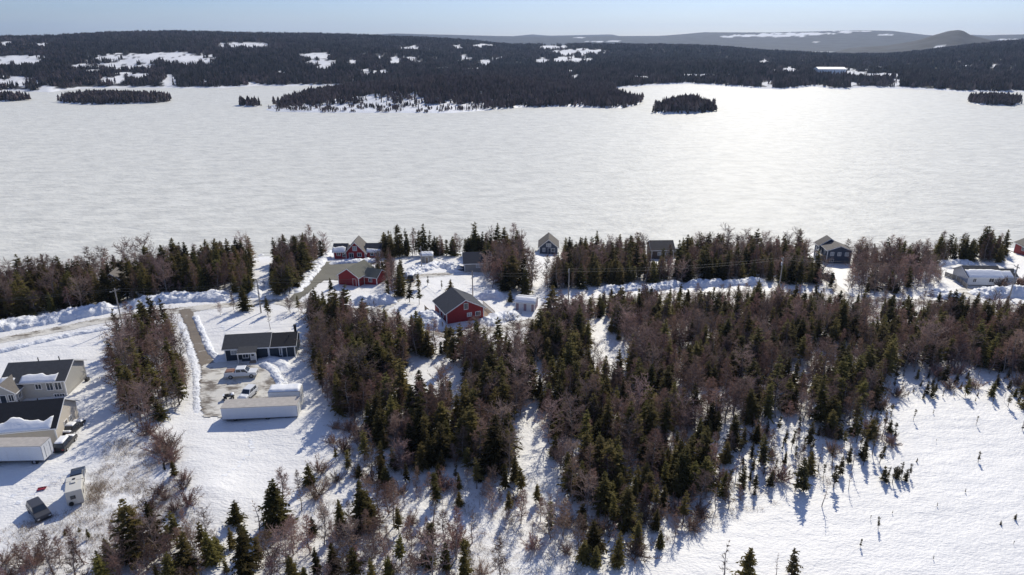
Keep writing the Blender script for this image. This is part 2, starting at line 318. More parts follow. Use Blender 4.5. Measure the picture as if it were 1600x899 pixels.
# peninsula and islands
def isle(name, label, out_px, peak):
    poly = np.array([at_z(px, py, 0) for px, py in out_px]); c = poly.mean(0)
    x0, y0 = poly.min(0)-12; x1, y1 = poly.max(0)+12
    nx = int(min(150, max(30, (x1-x0)/5))); ny = int(min(110, max(24, (y1-y0)/4)))
    X, Y = np.meshgrid(np.linspace(x0, x1, nx), np.linspace(y0, y1, ny))
    dist = np.full(X.shape, 1e9)
    for i in range(len(poly)):
        a = poly[i]; b = poly[(i+1) % len(poly)]; ab = b-a
        t = np.clip(((X-a[0])*ab[0]+(Y-a[1])*ab[1])/(ab@ab+1e-9), 0, 1)
        dist = np.minimum(dist, np.hypot(X-a[0]-ab[0]*t, Y-a[1]-ab[1]*t))
    ins = in_poly(X.ravel(), Y.ravel(), [tuple(q) for q in poly]).reshape(X.shape)
    sd = np.where(ins, dist, -dist)+4*fbm(X/25, Y/25, 5, 3)
    mx_ = max(float(sd.max()), 1)
    Z = np.where(sd > 0, 1.2*smooth(sd/8)+peak*smooth(sd/mx_), np.maximum(sd*.15, -2))
    me = np_mesh(name, np.stack([X, Y, Z], -1).reshape(-1, 3), grid_faces(nx, ny), True)
    tag(link(name, me, 'snow_rough'), label, None, None, 'structure')
    return (X, Y, Z, sd, [tuple(q) for q in poly])
ISLES = [
 (isle('peninsula', 'wooded peninsula reaching into the lake', [(413, 172), (430, 175), (500, 176.5), (600, 176.5), (700, 177.5), (735, 175), (780, 171), (810, 168), (860, 167), (900, 167), (930, 169), (975, 169), (1001, 163), (995, 158), (975, 152), (955, 146), (960, 138), (900, 134), (620, 132), (545, 137), (520, 141), (480, 146), (450, 158), (425, 165)], 15), 'peninsula'),
 (isle('island', 'small round island right of the peninsula', [(1022, 177), (1040, 179), (1075, 178), (1112, 175), (1117, 171), (1100, 166), (1060, 164), (1030, 168)], 5), 'round'),
 (isle('island', 'long low island left on the lake', [(90, 161), (130, 164), (190, 163), (240, 162), (264, 158), (255, 155), (200, 153), (140, 152), (100, 155)], 2), 'long'),
 (isle('island', 'small flat island near the right edge', [(1514, 160), (1530, 164), (1570, 165.5), (1590, 163), (1588, 159), (1560, 157), (1525, 157)], 2), 'flat'),
 (isle('island', 'narrow islet at the left edge of the lake', [(-30, 158), (10, 159), (42, 157), (38, 155), (0, 154), (-30, 154)], 1), 'edge'),
 (isle('island', 'tiny tree covered islet off the peninsula tip', [(369, 166), (385, 168), (408, 167), (410, 165), (390, 164), (372, 164)], .5), 'tip')]

# ------------------------------------------------------------------ draped roads and yards
def drape(name, label, inside, bounds, m, lift=.07, cell=.4):
    x0, x1, y0, y1 = bounds; xa = np.arange(x0, x1, cell); ya = np.arange(y0, y1, cell); X, Y = np.meshgrid(xa, ya)
    keep = inside(X[:-1, :-1]+cell/2, Y[:-1, :-1]+cell/2)
    f = grid_faces(len(xa), len(ya))[keep.ravel()]
    v = np.stack([X, Y, land(X, Y)+lift], -1).reshape(-1, 3)
    used, inv = np.unique(f, return_inverse=True); me = np_mesh(name, v[used], inv.reshape(f.shape), True)
    return tag(link(name, me, m), label, None, None, 'structure')
def poly_area(name, label, px_poly, m, lift=.07, rag=.5):
    w = [ground(*q)[:2] for q in px_poly]; a = np.array(w); pl = [tuple(q) for q in w]
    def ins(X, Y):
        jx = rag*fbm(X/1.5, Y/1.5, 41, 2); jy = rag*fbm(X/1.5, Y/1.5, 47, 2)
        return in_poly((X+jx).ravel(), (Y+jy).ravel(), pl).reshape(X.shape)
    return drape(name, label, ins, (a[:, 0].min()-1, a[:, 0].max()+1, a[:, 1].min()-1, a[:, 1].max()+1), m, lift)
def path_area(name, label, px_path, width, m, lift=.05):
    w = resample([ground(*q)[:2] for q in px_path], 1.0)
    def ins(X, Y):
        out = np.zeros(X.shape, bool); r = width/2+.35*fbm(X/2, Y/2, 51, 2)
        for q in w: out |= ((X-q[0])**2+(Y-q[1])**2 < r*r)
        return out
    a = w; return drape(name, label, ins, (a[:, 0].min()-4, a[:, 0].max()+4, a[:, 1].min()-4, a[:, 1].max()+4), m, lift)
ROAD = [(-60, 545), (100, 513), (190, 495), (290, 485), (340, 478), (430, 471), (520, 482), (590, 490), (640, 504), (700, 523), (770, 517), (830, 503), (880, 482), (960, 466), (1180, 458), (1300, 463), (1450, 473), (1600, 480), (1660, 484)]
path_area('road', 'slushy plowed road along the shore', ROAD, 3.8, 'slush_road', .05)
path_area('driveway', 'lane leading from the road to the bungalow yard', [(290, 486), (300, 505), (313, 540), (326, 575)], 2.7, 'bare_gravel', .075)
poly_area('yard', 'plowed yard in front of the navy bungalow', [(316, 572), (345, 566), (395, 570), (425, 574), (432, 598), (424, 622), (405, 640), (350, 652), (318, 652), (312, 610)], 'slush_road', .1)
poly_area('driveway', 'paved drive beside the red garage', [(452, 468), (472, 446), (495, 424), (508, 410), (540, 407), (590, 410), (560, 425), (535, 438), (506, 438), (482, 458), (463, 472)], 'asphalt_drive', .09, .2)
path_area('driveway', 'lane climbing to the small grey house', [(590, 488), (615, 470), (634, 452), (645, 432), (700, 428)], 3.2, 'slush_road', .08)
path_area('driveway', 'curved drive of the white bungalow', [(1530, 478), (1512, 465), (1503, 456), (1525, 449), (1540, 448)], 3.4, 'slush_road', .08)
path_area('driveway', 'parking lane below the slate blue house', [(1320, 462), (1300, 445), (1292, 425)], 3., 'slush_road', .08)

for lab, pth in [('wheel track in the snow left of the camper van', [(20, 775), (60, 752), (100, 728), (150, 700)]), ('second wheel track in the snow left of the camper van', [(30, 785), (70, 762), (108, 738), (156, 708)]), ('foot trail across the snow above the navy bungalow', [(345, 545), (352, 525), (348, 508), (360, 498)]), ('foot trail across the smooth field', [(380, 668), (395, 700), (372, 730), (352, 742)])]:
    path_area('snow_track', lab, pth, .55, 'snow_rough', .02)
# ------------------------------------------------------------------ snow banks
def snow_bank(label, px_path, width, height, seed=0, group='plowed snow banks'):
    w = resample([ground(*q)[:2] for q in px_path], .3); n = len(w); t = np.gradient(w, axis=0); t /= np.hypot(t[:, 0], t[:, 1])[:, None]+1e-9
    nr = np.stack([-t[:, 1], t[:, 0]], 1); k = 21; s = np.linspace(-1, 1, k)
    P = w[:, None, :]+nr[:, None, :]*(s[None, :, None]*width/2)*(1+.35*fbm(np.arange(n)/5., np.zeros(n)+seed, seed, 3))[:, None, None]
    X, Y = P[..., 0], P[..., 1]
    ends = np.minimum(1, np.minimum(np.arange(n), n-1-np.arange(n))/8.)[:, None]
    prof = (1-s**2)[None, :]**.7*ends
    lump = .66+.45*fbm(X/5, Y/5, seed+3, 2)+.35*fbm(X/1.3, Y/1.3, seed+4, 2)
    chunk = .5*np.abs(fbm(X/.9, Y/.9, seed+9, 2))+.5*np.floor(3*vnoise(X/.5, Y/.5, seed+5))/3
    Z = land(X, Y)-.12+prof*height*lump+chunk*np.sqrt(prof)*height*.55
    me = np_mesh('snow_bank', np.stack([X, Y, Z], -1).reshape(-1, 3), grid_faces(k, n), True)
    return tag(link('snow_bank', me, 'snow_rough'), label, 'snow bank', group)
snow_bank('long lumpy snow bank beyond the road at the left edge', [(-40, 522), (0, 512), (60, 503), (120, 492), (185, 482)], 6, 1.9, 1)
snow_bank('lumpy snow bank beyond the road behind the narrow tree strip', [(195, 480), (250, 470), (310, 466), (362, 465)], 6, 1.9, 2)
snow_bank('low snow ridge on the near side of the left road', [(-40, 560), (40, 540), (120, 522), (185, 510)], 2.5, .8, 3)
snow_bank('snow bank along the right side of the bungalow lane', [(304, 492), (316, 520), (330, 552), (345, 564)], 1.6, .6, 4)
snow_bank('snow bank along the left side of the bungalow lane', [(280, 500), (295, 540), (306, 580), (308, 650)], 1.6, .35, 5)
snow_bank('curved snow bank right of the white pickup in the yard', [(405, 566), (428, 580), (440, 600), (432, 625)], 2.3, .9, 6)
snow_bank('snow pile between bungalow porch and yard', [(405, 558), (440, 566), (450, 580)], 3, .7, 7)
snow_bank('snow bank below the red garage beside the road', [(545, 474), (575, 472), (600, 471), (620, 468)], 5, 2.2, 8)
snow_bank('plowed snow heap left of the lane to the grey house', [(632, 440), (650, 424), (672, 418)], 5, 1.8, 9)
snow_bank('wavy snow heap before the small grey house', [(665, 421), (685, 414), (705, 418), (716, 428)], 4.5, 1.8, 10)
snow_bank('snow bank behind the red house with dark roof', [(742, 466), (765, 463), (790, 465)], 4, 2.0, 11)
snow_bank('snow pile between the red house and the mauve shed', [(752, 507), (775, 500), (800, 494), (815, 496)], 5, 1.5, 12)
snow_bank('snow bank left of the red house by the plank fence', [(655, 490), (672, 502), (690, 516)], 6, 1.9, 13)
snow_bank('long snow bank curving down from the steep gabled red house', [(522, 388), (508, 402), (488, 424), (468, 446), (455, 460)], 4.5, 1.2, 14)
snow_bank('snow bank in front of the steep gabled red house', [(512, 412), (540, 410), (575, 408), (600, 408)], 4, 1.0, 15)
for k, (a, b, lab) in enumerate([((952, 455), (992, 450), 'snow bank gleaming through trees, leftmost of the row behind the central wood'), ((1012, 453), (1055, 445), 'snow bank gleaming through trees, second from left of the row behind the central wood'), ((1085, 446), (1125, 444), 'snow bank gleaming through trees, third from left of the row behind the central wood'), ((1138, 444), (1185, 443), 'snow bank gleaming through trees, rightmost of the row behind the central wood')]):
    snow_bank(lab, [(a[0]-14, a[1]+2), a, b, (b[0]+14, b[1]+1)], 4.5, 1.7, 20+k)
snow_bank('snow bank left of the white bungalow drive', [(1440, 458), (1470, 462), (1508, 470)], 6, 2.2, 30)
snow_bank('long lumpy snow bank right of the white bungalow drive', [(1522, 462), (1550, 460), (1580, 460), (1640, 462)], 6, 2.4, 31)
snow_bank('snow bank behind the white bungalow', [(1452, 416), (1475, 413), (1495, 411), (1525, 412)], 4, 1.4, 32)
snow_bank('small snow pile at the upper end of the left shore gap', [(396, 402), (420, 400)], 4, 1.2, 33)
snow_bank('snow bank beside the leaning wires left of the shore spruces', [(405, 440), (400, 455), (398, 466)], 3.5, 1.3, 34)

# ------------------------------------------------------------------ houses
def corner_z(root, pts):
    rz = root.rotation_euler.z; c, s = math.cos(rz), math.sin(rz)
    return [float(land(root.location.x+x*c-y*s, root.location.y+x*s+y*c)) for x, y in pts]
def house(name, label, px, py, yaw, cat='house', z=None, foot=None, group=None):
    g = ground(px, py); r = empty(name, g, yaw, label, cat, group)
    if foot:
        zs = corner_z(r, foot); r.location.z = max(r.location.z, sum(zs)/len(zs))
    return r
def block(r, x0, x1, y0, y1, H, Rz, ridge, wall, roof, trim='white_trim', o=.4, base=-1.2, corners=True, t=.16):
    """walls + gable roof + fascia boards; returns roof object"""
    if ridge == 'x':
        a, b, c0, c1 = y0, y1, x0, x1; ax = 'x'
    else:
        a, b, c0, c1 = x0, x1, y0, y1; ax = 'y'
    mid = (a+b)/2; sl = Rz/(mid-a)
    MB().prism([(a, base), (b, base), (b, H), (mid, H+Rz), (a, H)], ax, c0, c1).build('wall', wall, r)
    l = .006; ze = H-o*sl+l
    rf = MB().prism([(a-o, ze), (mid, H+Rz+l), (b+o, ze), (b+o, ze+t), (mid, H+Rz+l+t), (a-o, ze+t)], ax, c0-o, c1+o).build('roof', roof, r)
    for e0, e1 in ((c0-o-.05, c0-o-.003), (c1+o+.003, c1+o+.05)):
        MB().prism([(a-o, ze-.1), (mid, H+Rz-.1), (b+o, ze-.1), (b+o, ze+t-.02), (mid, H+Rz+t-.02), (a-o, ze+t-.02)], ax, e0, e1).build('fascia', trim, rf)
    for q in (a-o-.05, b+o+.004):
        mb = MB(); (mb.box(c0-o, c1+o, q, q+.046, ze-.06, ze+t-.03) if ax == 'x' else mb.box(q, q+.046, c0-o, c1+o, ze-.06, ze+t-.03)); mb.build('eave_board', trim, rf)
    if corners:
        for cx in (x0, x1):
            for cy in (y0, y1):
                sx = -1 if cx == x0 else 1; sy = -1 if cy == y0 else 1
                xa, xb = sorted((cx+sx*.025, cx-sx*.16)); ya, yb = sorted((cy+sy*.025, cy-sy*.16))
                MB().box(xa, xb, ya, yb, base, H-.03).build('corner_board', trim, r)
    return rf
def face_box(face, x0, x1, y0, y1, u0, u1, z0, z1, d0, d1):
    mb = MB()
    if face == 'F': mb.box(u0, u1, y0-d1, y0-d0, z0, z1)
    elif face == 'R': mb.box(x1+d0, x1+d1, u0, u1, z0, z1)
    elif face == 'L': mb.box(x0-d1, x0-d0, u0, u1, z0, z1)
    return mb
def window(r, blk, face, u, z, w, h, pane='glass', mull=True, trim='white_trim'):
    x0, x1, y0, y1 = blk; t = .11; B = lambda *a: face_box(face, x0, x1, y0, y1, *a)
    mb = MB()
    parts = [(u-w/2-t, u-w/2, z-t, z+h+t), (u+w/2, u+w/2+t, z-t, z+h+t), (u-w/2, u+w/2, z+h, z+h+t), (u-w/2, u+w/2, z-t, z)]
    if mull: parts.append((u-.035, u+.035, z, z+h))
    for a, b, c, d in parts:
        q = B(a, b, c, d, .002, .07); mb.add(q.v, q.f)
    f = mb.build('window', trim, r)
    B(u-w/2, u+w/2, z, z+h, .004, .03).build('pane', pane, f)
    return f
def door(r, blk, face, u, w, h, m='white_trim', z=0, lite=True, frame='white_trim'):
    x0, x1, y0, y1 = blk; B = lambda *a: face_box(face, x0, x1, y0, y1, *a)
    mb = MB()
    for a, b, c, d in [(u-w/2-.1, u-w/2, z, z+h+.1), (u+w/2, u+w/2+.1, z, z+h+.1), (u-w/2, u+w/2, z+h, z+h+.1)]:
        q = B(a, b, c, d, .002, .07); mb.add(q.v, q.f)
    dr = B(u-w/2, u+w/2, z, z+h, .004, .045).build('door', m, r); mb.build('door_frame', frame, dr)
    if lite: B(u-w*.28, u+w*.28, z+h*.55, z+h*.88, .047, .055).build('pane', 'glass', dr)
    B(u+w*.36, u+w*.42, z+h*.45, z+h*.5, .047, .09).build('handle', 'metal_dark', dr)
    return dr
def roof_snow(r, c0, c1, a, mid, H, Rz, ridge, frac, seed, o=.4, t=.16, thick=.12, side=0, amp=.5):
    """snow lying on one slope (side 0: from edge a up to mid), lower fraction of the slope"""
    sl = Rz/abs(mid-a); L = abs(mid-a)+o; nx, ns = 28, 9; sg = 1 if mid > a else -1
    uu = np.linspace(c0-o+.05, c1+o-.05, nx); f = np.clip(frac*(1+amp*fbm(uu/2.2, uu*0+seed, seed, 3)), .08, .97)
    S, U = np.meshgrid(np.linspace(0, 1, ns), uu); D = S*f[:, None]*L
    edge = np.minimum(1, np.minimum(U-uu[0], uu[-1]-U)/.4)
    th = thick*np.clip(np.minimum(1, (1-S)*3), 0, 1)*np.clip(S*7+.25, 0, 1)*np.clip(edge+.2, 0, 1)
    A = a-sg*o+sg*D; Z = H-o*sl+D*sl+t+.008+th
    V = np.stack([U, A, Z] if ridge == 'x' else [A, U, Z], -1)
    V2 = V.copy(); V2[..., 2] = (H-o*sl+D*sl+t+.007)
    v = np.concatenate([V.reshape(-1, 3), V2.reshape(-1, 3)]); g = grid_faces(ns, nx); N = nx*ns
    rim = [(i, i+1) for i in range(ns-1)]+[(i*ns+ns-1, (i+1)*ns+ns-1) for i in range(nx-1)]+[((nx-1)*ns+i+1, (nx-1)*ns+i) for i in range(ns-1)]+[((i+1)*ns, i*ns) for i in range(nx-1)]
    f4 = np.concatenate([g, np.array([(b, a_, a_+N, b+N) for a_, b in rim])])
    mb = MB(); mb.add(v.tolist(), f4.tolist()); return mb.build('snow_cover', 'snow_roof', r, smooth_=True)
def chimney(r, x, y, z0, z1, w=.5, m='concrete'):
    c = MB().box(x-w/2, x+w/2, y-w/2, y+w/2, z0, z1).build('chimney', m, r)
    MB().box(x-w/2-.07, x+w/2+.07, y-w/2-.07, y+w/2+.07, z1+.002, z1+.14).build('chimney_cap', 'metal_dark', c)
def vent(r, x, y, z): MB().tube((x, y, z-.3), (x, y, z+.45), .09).build('roof_vent', 'metal_dark', r)

# A: grey raised bungalow, far left
r = house('house', 'grey raised bungalow with front porch wing at the left edge', 58, 622, 8, foot=[(-5, 0), (5, 0)])
W, Dp, H, Rz = 10.3, 8.0, 3.3, 2.0; b = (-W/2, W/2, 0, Dp)
rf = block(r, *b, H, Rz, 'x', 'siding_grey', 'roof_grey'); vent(r, -1, 5, H+Rz); vent(r, 2.6, 5, H+Rz)
window(r, b, 'F', .7, 1.75, .9, .9); window(r, b, 'F', 2.6, 1.4, 1.0, 1.4); window(r, b, 'F', 4.0, 1.4, 1.0, 1.4); window(r, b, 'F', 3.4, .0, .8, .5); window(r, b, 'F', 4.3, .0, .8, .5)
MB().box(b[1]+.004, b[1]+.03, .2, Dp-.2, -.8, .35).build('foundation', 'concrete', r)
w2 = (-6.1, -2.0, -2.4, 2.6); block(r, *w2, 2.6, 1.5, 'y', 'siding_grey', 'roof_taupe', o=.35)
window(r, w2, 'F', -5.35, .9, .75, 1.2); window(r, w2, 'F', -2.75, .9, .75, 1.2); door(r, w2, 'F', -4.05, .9, 2.05, 'siding_navy'); window(r, w2, 'R', -1.2, .9, .7, 1.2)
roof_snow(r, -1.8, W/2-1.6, 0, Dp/2, H, Rz, 'x', .45, 3)
roof_snow(r, -W/2, -3.5, 0, Dp/2, H, Rz, 'x', .3, 5)
dk = MB().box(-6.2, -.8, -5.8, -3.25, .15, .3).build('deck', 'weathered_wood', r)
for k in range(12): MB().box(-6.15+k*.47, -6.07+k*.47, -5.75, -5.68, .3, 1.15).build('baluster', 'white_trim', dk)
MB().box(-6.2, -.8, -5.78, -5.66, 1.152, 1.22).build('handrail', 'white_trim', dk)
for q in (-6.1, -3.5, -.95): MB().box(q, q+.12, -5.6, -5.48, -1, .148).build('post', 'weathered_wood', dk)
hp = MB().box(5.75, 6.3, 5.6, 6.5, -.4, .45).build('heat_pump', 'metal_dark', r)
# B: beige garage
r = house('garage', 'large beige garage with dark roof half covered in snow', 27, 700, 11, 'garage', foot=[(-4, 0), (5, 0)])
W, Dp, H, Rz = 12, 8.4, 3.1, 2.7; b = (-W/2, W/2, 0, Dp)
rf = block(r, *b, H, Rz, 'x', 'siding_beige', 'roof_black'); vent(r, -.5, 4.8, H+Rz-.3); vent(r, 2.2, 4.8, H+Rz-.3)
roof_snow(r, -W/2+.6, W/2-.8, 0, Dp/2, H, Rz, 'x', .42, 8, amp=.8); window(r, b, 'R', 5.4, 1.1, .8, .8); door(r, b, 'R', 3.6, .95, 2.05, 'siding_brown')
roof_snow(r, -W/2, -1.8, 0, Dp/2, H, Rz, 'x', .25, 6)
# C: box trailer left edge
def box_trailer(label, px, py, yaw, Ls, Wd, Hh, wheels, roofm='metal_rusty_roof', seams=6, snow=False, z0=.75):
    r = house('box_trailer', label, px, py, yaw, 'trailer')
    MB().box(-Ls/2, Ls/2, 0, Wd, z0, z0+Hh).build('box_body', 'metal_white', r, bevel=.03)
    rf = MB().box(-Ls/2-.04, Ls/2+.04, -.04, Wd+.04, z0+Hh+.003, z0+Hh+.09).build('roof', roofm, r)
    for k in range(1, seams): MB().box(-Ls/2+Ls*k/seams-.03, -Ls/2+Ls*k/seams+.03, -.025, -.003, z0+.1, z0+Hh-.12).build('side_rib', 'siding_white', r)
    MB().box(-Ls/2+.02, Ls/2-.02, -.03, -.004, z0+.005, z0+.1).build('bottom_rail', 'metal_dark', r)
    MB().box(-Ls/2+.02, Ls/2-.02, -.03, -.004, z0+Hh-.1, z0+Hh-.005).build('top_rail', 'white_trim', r)
    MB().box(-Ls/2+.3, Ls/2-.3, .5, Wd-.5, z0-.3, z0-.004).build('chassis', 'metal_dark', r)
    for wx in wheels:
        for wy in (.15, Wd-.4):
            w = MB().tube((wx, wy, .42), (wx, wy+.25, .42), .45, n=14).build('wheel', 'rubber', r); MB().tube((wx, wy-.012, .42), (wx, wy+.1, .42), .22, n=10).build('rim', 'chrome', w)
    for q in (.04, Wd/2+.02):
        d = MB().box(Ls/2+.045, Ls/2+.075, q, q+Wd/2-.06, z0+.08, z0+Hh-.1).build('rear_door', 'siding_white', r); MB().tube((Ls/2+.09, q+Wd/4, z0+.2), (Ls/2+.09, q+Wd/4, z0+Hh-.3), .02, n=6).build('lock_bar', 'metal_dark', d)
    if snow:
        n1 = 30; U, S = np.meshgrid(np.linspace(-Ls/2, Ls/2, n1), np.linspace(0, Wd, 9)); E = np.minimum(1, np.minimum(S, Wd-S)/.3)*np.minimum(1, np.minimum(U+Ls/2, Ls/2-U)/.3)
        Z = z0+Hh+.1+np.sqrt(np.clip(E, 0, 1))*(.32+.12*fbm(U, S, 4, 3))
        link('snow_cover', np_mesh('snow_cover', np.stack([U, S, Z], -1).reshape(-1, 3), grid_faces(n1, 9), True), 'snow_roof', r)
    return r
box_trailer('white box trailer parked before the beige garage', 16, 728, 2, 10.4, 2.5, 2.55, (-3.6, -2.6, 3.6))
# K: storage trailers by the yard
box_trailer('long white storage trailer with brown roof below the yard', 407, 657, 5, 12.5, 3.0, 2.2, (-4.2, 1.2, 4.5), seams=12, z0=.35)
box_trailer('shorter white trailer with thick snow on top behind the long one', 446, 636, 6, 5.4, 2.6, 2.4, (-1, 1), seams=6, snow=True, z0=.5)
# H: navy bungalow
r = house('house', 'navy bungalow with dark roof and small white porch', 409, 560, 8, foot=[(-7, 0), (7, 0)])
b1 = (-7.0, 1.5, 0, 6.4); b2 = (1.55, 6.7, .1, 6.2)
block(r, *b1, 2.6, 1.55, 'x', 'siding_navy', 'roof_grey'); block(r, *b2, 2.5, 1.5, 'x', 'siding_navy', 'roof_black', o=.38)
window(r, b1, 'F', -5.2, 1.25, 1.1, .8, 'glass_pale'); door(r, b2, 'F', 4.6, .8, 2.0, 'siding_navy'); window(r, b2, 'F', 3.8, .5, .25, 1.6, 'glass', False)
pr = MB().prism([(-2.0, 2.05), (.0, 2.72), (.0, 2.84), (-2.0, 2.2)], 'x', -4.2, -.5).build('porch_roof', 'roof_grey', r)
MB().box(-4.22, -.48, -2.06, -2.0, 2.0, 2.22).build('eave_board', 'white_trim', pr)
for q in (-4.15, -.68): MB().box(q, q+.16, -1.95, -1.79, -.3, 2.05).build('post', 'white_trim', pr)
w3 = (-3.6, -.7, -1.0, 0); MB().box(-3.6, -.7, -1.0, -.003, -.5, 2.2).build('wall', 'siding_navy', r)
door(r, w3, 'F', -1.4, .9, 2.0, 'white_trim'); window(r, w3, 'F', -2.8, .8, 1.0, 1.0)
MB().box(-2.0, -.6, -2.4, -1.1, -.3, .16).build('step', 'weathered_wood', r); chimney(r, 6.3, 4.8, 2.6, 4.9, .45, 'metal_dark'); vent(r, 5.4, 2, 3.6)
# L: steep gabled red house
r = house('house', 'red house with steep central gable and snowy side wings', 556, 405, 2, foot=[(-5, 0), (5, 0)])
c = (-3.0, 3.0, 0, 7.0); block(r, *c, 2.2, 3.2, 'y', 'siding_red', 'roof_taupe', o=.5)
wl_ = (-6.9, -3.05, 1.0, 6.5); wr = (3.05, 7.4, 1.0, 6.5)
block(r, *wl_, 2.2, 1.7, 'x', 'siding_red', 'roof_slate'); block(r, *wr, 2.2, 1.7, 'x', 'siding_red', 'roof_slate')
window(r, c, 'F', -.1, 2.75, 1.1, 1.3, 'glass_pale'); window(r, c, 'F', -1.3, .5, 1.2, 1.4); window(r, c, 'F', 1.2, .9, 1.1, 1.0); window(r, wl_, 'F', -5.4, .9, 1.0, .9); window(r, wl_, 'F', -3.7, .5, .9, 1.4); window(r, wr, 'F', 4.9, .8, .9, 1.1); window(r, wr, 'F', 6.5, .6, 1.2, 1.3)
roof_snow(r, -6.9, -3.6, 1.0, 3.75, 2.2, 1.7, 'x', .6, 5); roof_snow(r, 3.6, 7.4, 1.0, 3.75, 2.2, 1.7, 'x', .35, 9)
# M: red garage, greenish roof
r = house('garage', 'red garage with greenish grey roof below the steep gabled house', 545, 446, -20, 'garage', foot=[(-3, 0), (3, 0)])
c = (-3.2, 3.2, 0, 8); block(r, *c, 2.6, 2.1, 'y', 'siding_red', 'roof_greenish', o=.35)
c2 = (3.25, 7.2, 2.6, 7.4); block(r, *c2, 2.2, 1.5, 'x', 'siding_red', 'roof_greenish', o=.3); window(r, c2, 'F', 5.2, .8, .9, .9); door(r, c, 'F', 1.9, .9, 2, 'siding_red', lite=False)
# N: small grey house
r = house('house', 'small grey house with dark slate roof above the snow heaps', 745, 425, 6, foot=[(-3, 0), (3, 0)])
c = (-3.5, 4.0, 0, 7); block(r, *c, 2.7, 2.1, 'x', 'siding_taupe', 'roof_slate'); window(r, c, 'F', .4, 1.3, .95, .95, 'glass_pale'); window(r, c, 'F', 2.8, 1.3, .95, .95); door(r, c, 'L', 3.5, .9, 2.0, 'siding_taupe')
# O: slate blue gabled cottage
r = house('cottage', 'slate blue gabled cottage with brown roof by the shore', 857, 397, -3, foot=[(-2, 0), (2, 0)])
c = (-3, 3, 0, 8); block(r, *c, 2.3, 2.5, 'y', 'siding_slate', 'roof_brown', o=.45); window(r, c, 'F', 0, 2.5, 1.4, .9, 'glass_pale'); window(r, c, 'F', -1.5, .8, .7, 1.1, 'glass_pale'); window(r, c, 'F', 1.5, .8, .9, 1.0); door(r, c, 'F', .3, .85, 2, 'siding_slate')
# P: brown roofed cottage
r = house('cottage', 'brown cottage with long plain roof half hidden by shore trees', 1034, 405, 2, foot=[(-3, 0), (3, 0)])
c = (-3.3, 3.6, 0, 6.5); block(r, *c, 3.0, 2.0, 'x', 'siding_brown', 'roof_brown'); window(r, c, 'F', -.9, 1.3, .9, .9, 'glass_pale'); window(r, c, 'F', 1.6, 1.3, .9, .9); door(r, c, 'F', .4, .9, 2, 'siding_brown')
# Q: slate blue two storey
r = house('house', 'slate blue two storey house with white corner posts by the shore', 1309, 412, -6, foot=[(-3, 0), (3, 0)]); r.scale = (.9, .9, .9)
c = (-3.9, 4.0, 0, 6); block(r, *c, 4.5, 1.5, 'y', 'siding_slate', 'roof_taupe', o=.4); c2 = (-4.7, 2.4, 6.45, 10.5); block(r, *c2, 4.3, 2.4, 'y', 'siding_slate', 'roof_taupe', o=.4)
for u in (-2.3, 0, 2.4): window(r, c, 'F', u, 2.7, 1.0, 1.1, 'glass_pale')
window(r, c, 'F', -2.2, .5, 1.1, .9); window(r, c, 'L', 2.5, 2.6, 1.2, 1.3, 'glass_pale')
bl = MB().box(-5.9, -3.95, .6, 6.0, 2.3, 2.45).build('balcony', 'weathered_wood', r)
for q in (.7, 3.2, 5.7): MB().box(-5.85, -5.7, q, q+.15, -1, 4.2).build('post', 'white_trim', bl)
MB().box(-5.86, -5.78, .7, 5.9, 3.3, 3.4).build('handrail', 'white_trim', bl); door(r, c2, 'L', 8.6, .9, 2, 'white_trim')
# R: white bungalow
r = house('house', 'white bungalow with snow on its roof and curved drive', 1538, 447, -2, foot=[(-4, 0), (4, 0)])
c = (-4.6, 4.2, 0, 7); block(r, *c, 2.5, 1.9, 'x', 'siding_white', 'roof_grey'); c2 = (4.25, 9, 1.4, 6.4); block(r, *c2, 2.2, 1.4, 'x', 'siding_white', 'roof_grey', o=.3)
roof_snow(r, -4.4, 4.2, 0, 3.5, 2.5, 1.9, 'x', .62, 4, amp=.25); roof_snow(r, 4.5, 7.6, 1.4, 3.9, 2.2, 1.4, 'x', .8, 6, amp=.2); window(r, c, 'F', -2.9, 1.1, .8, .9); window(r, c, 'F', 1.5, 1.1, 1.2, 1.0); MB().box(-4.55, 4.15, -.03, -.004, -1, .25).build('foundation', 'metal_dark', r); door(r, c2, 'F', 6.5, .9, 2, 'white_trim')
# S: red house right edge
r = house('house', 'red house with pale roof at the right edge by the shore', 1624, 401, -8, foot=[(-3, 0), (3, 0)])
c = (-3.8, 4.5, 0, 7); block(r, *c, 2.5, 2.1, 'y', 'siding_red', 'roof_taupe'); window(r, c, 'F', -1.8, 1.0, 1, 1); window(r, c, 'L', 2.5, 1.0, 1, 1); door(r, c, 'F', .5, .9, 2, 'white_trim')
# T: red house, dark roof, centre
r = house('house', 'barn red house with dark roof and white trimmed gable in the middle', 728, 502, 24, foot=[(-4, 0), (4, 0)])
c = (-4.7, 4.5, 0, 8.6); block(r, *c, 2.8, 2.5, 'y', 'siding_red', 'roof_slate', o=.45)
window(r, c, 'F', .1, 3.0, .85, 1.35); window(r, c, 'F', .9, 1.1, 1.0, .8, 'glass_pale'); window(r, c, 'F', 3.0, 1.0, 1.1, .9); window(r, c, 'L', 2.2, .9, .7, 1.2); door(r, c, 'L', 4.6, .95, 2, 'white_trim')
dk = MB().box(4.6, 7.2, -.3, 7.4, .25, .4).build('deck', 'weathered_wood', r)
for k in range(17): MB().box(7.1, 7.17, -.25+k*.46, -.18+k*.46, .4, 1.3).build('baluster', 'siding_brown', dk)
MB().box(7.06, 7.2, -.3, 7.4, 1.302, 1.38).build('handrail', 'weathered_wood', dk)
for q in (-.2, 3.5, 7.2): MB().box(7.0, 7.12, q, q+.12, -1.2, .248).build('post', 'weathered_wood', dk)
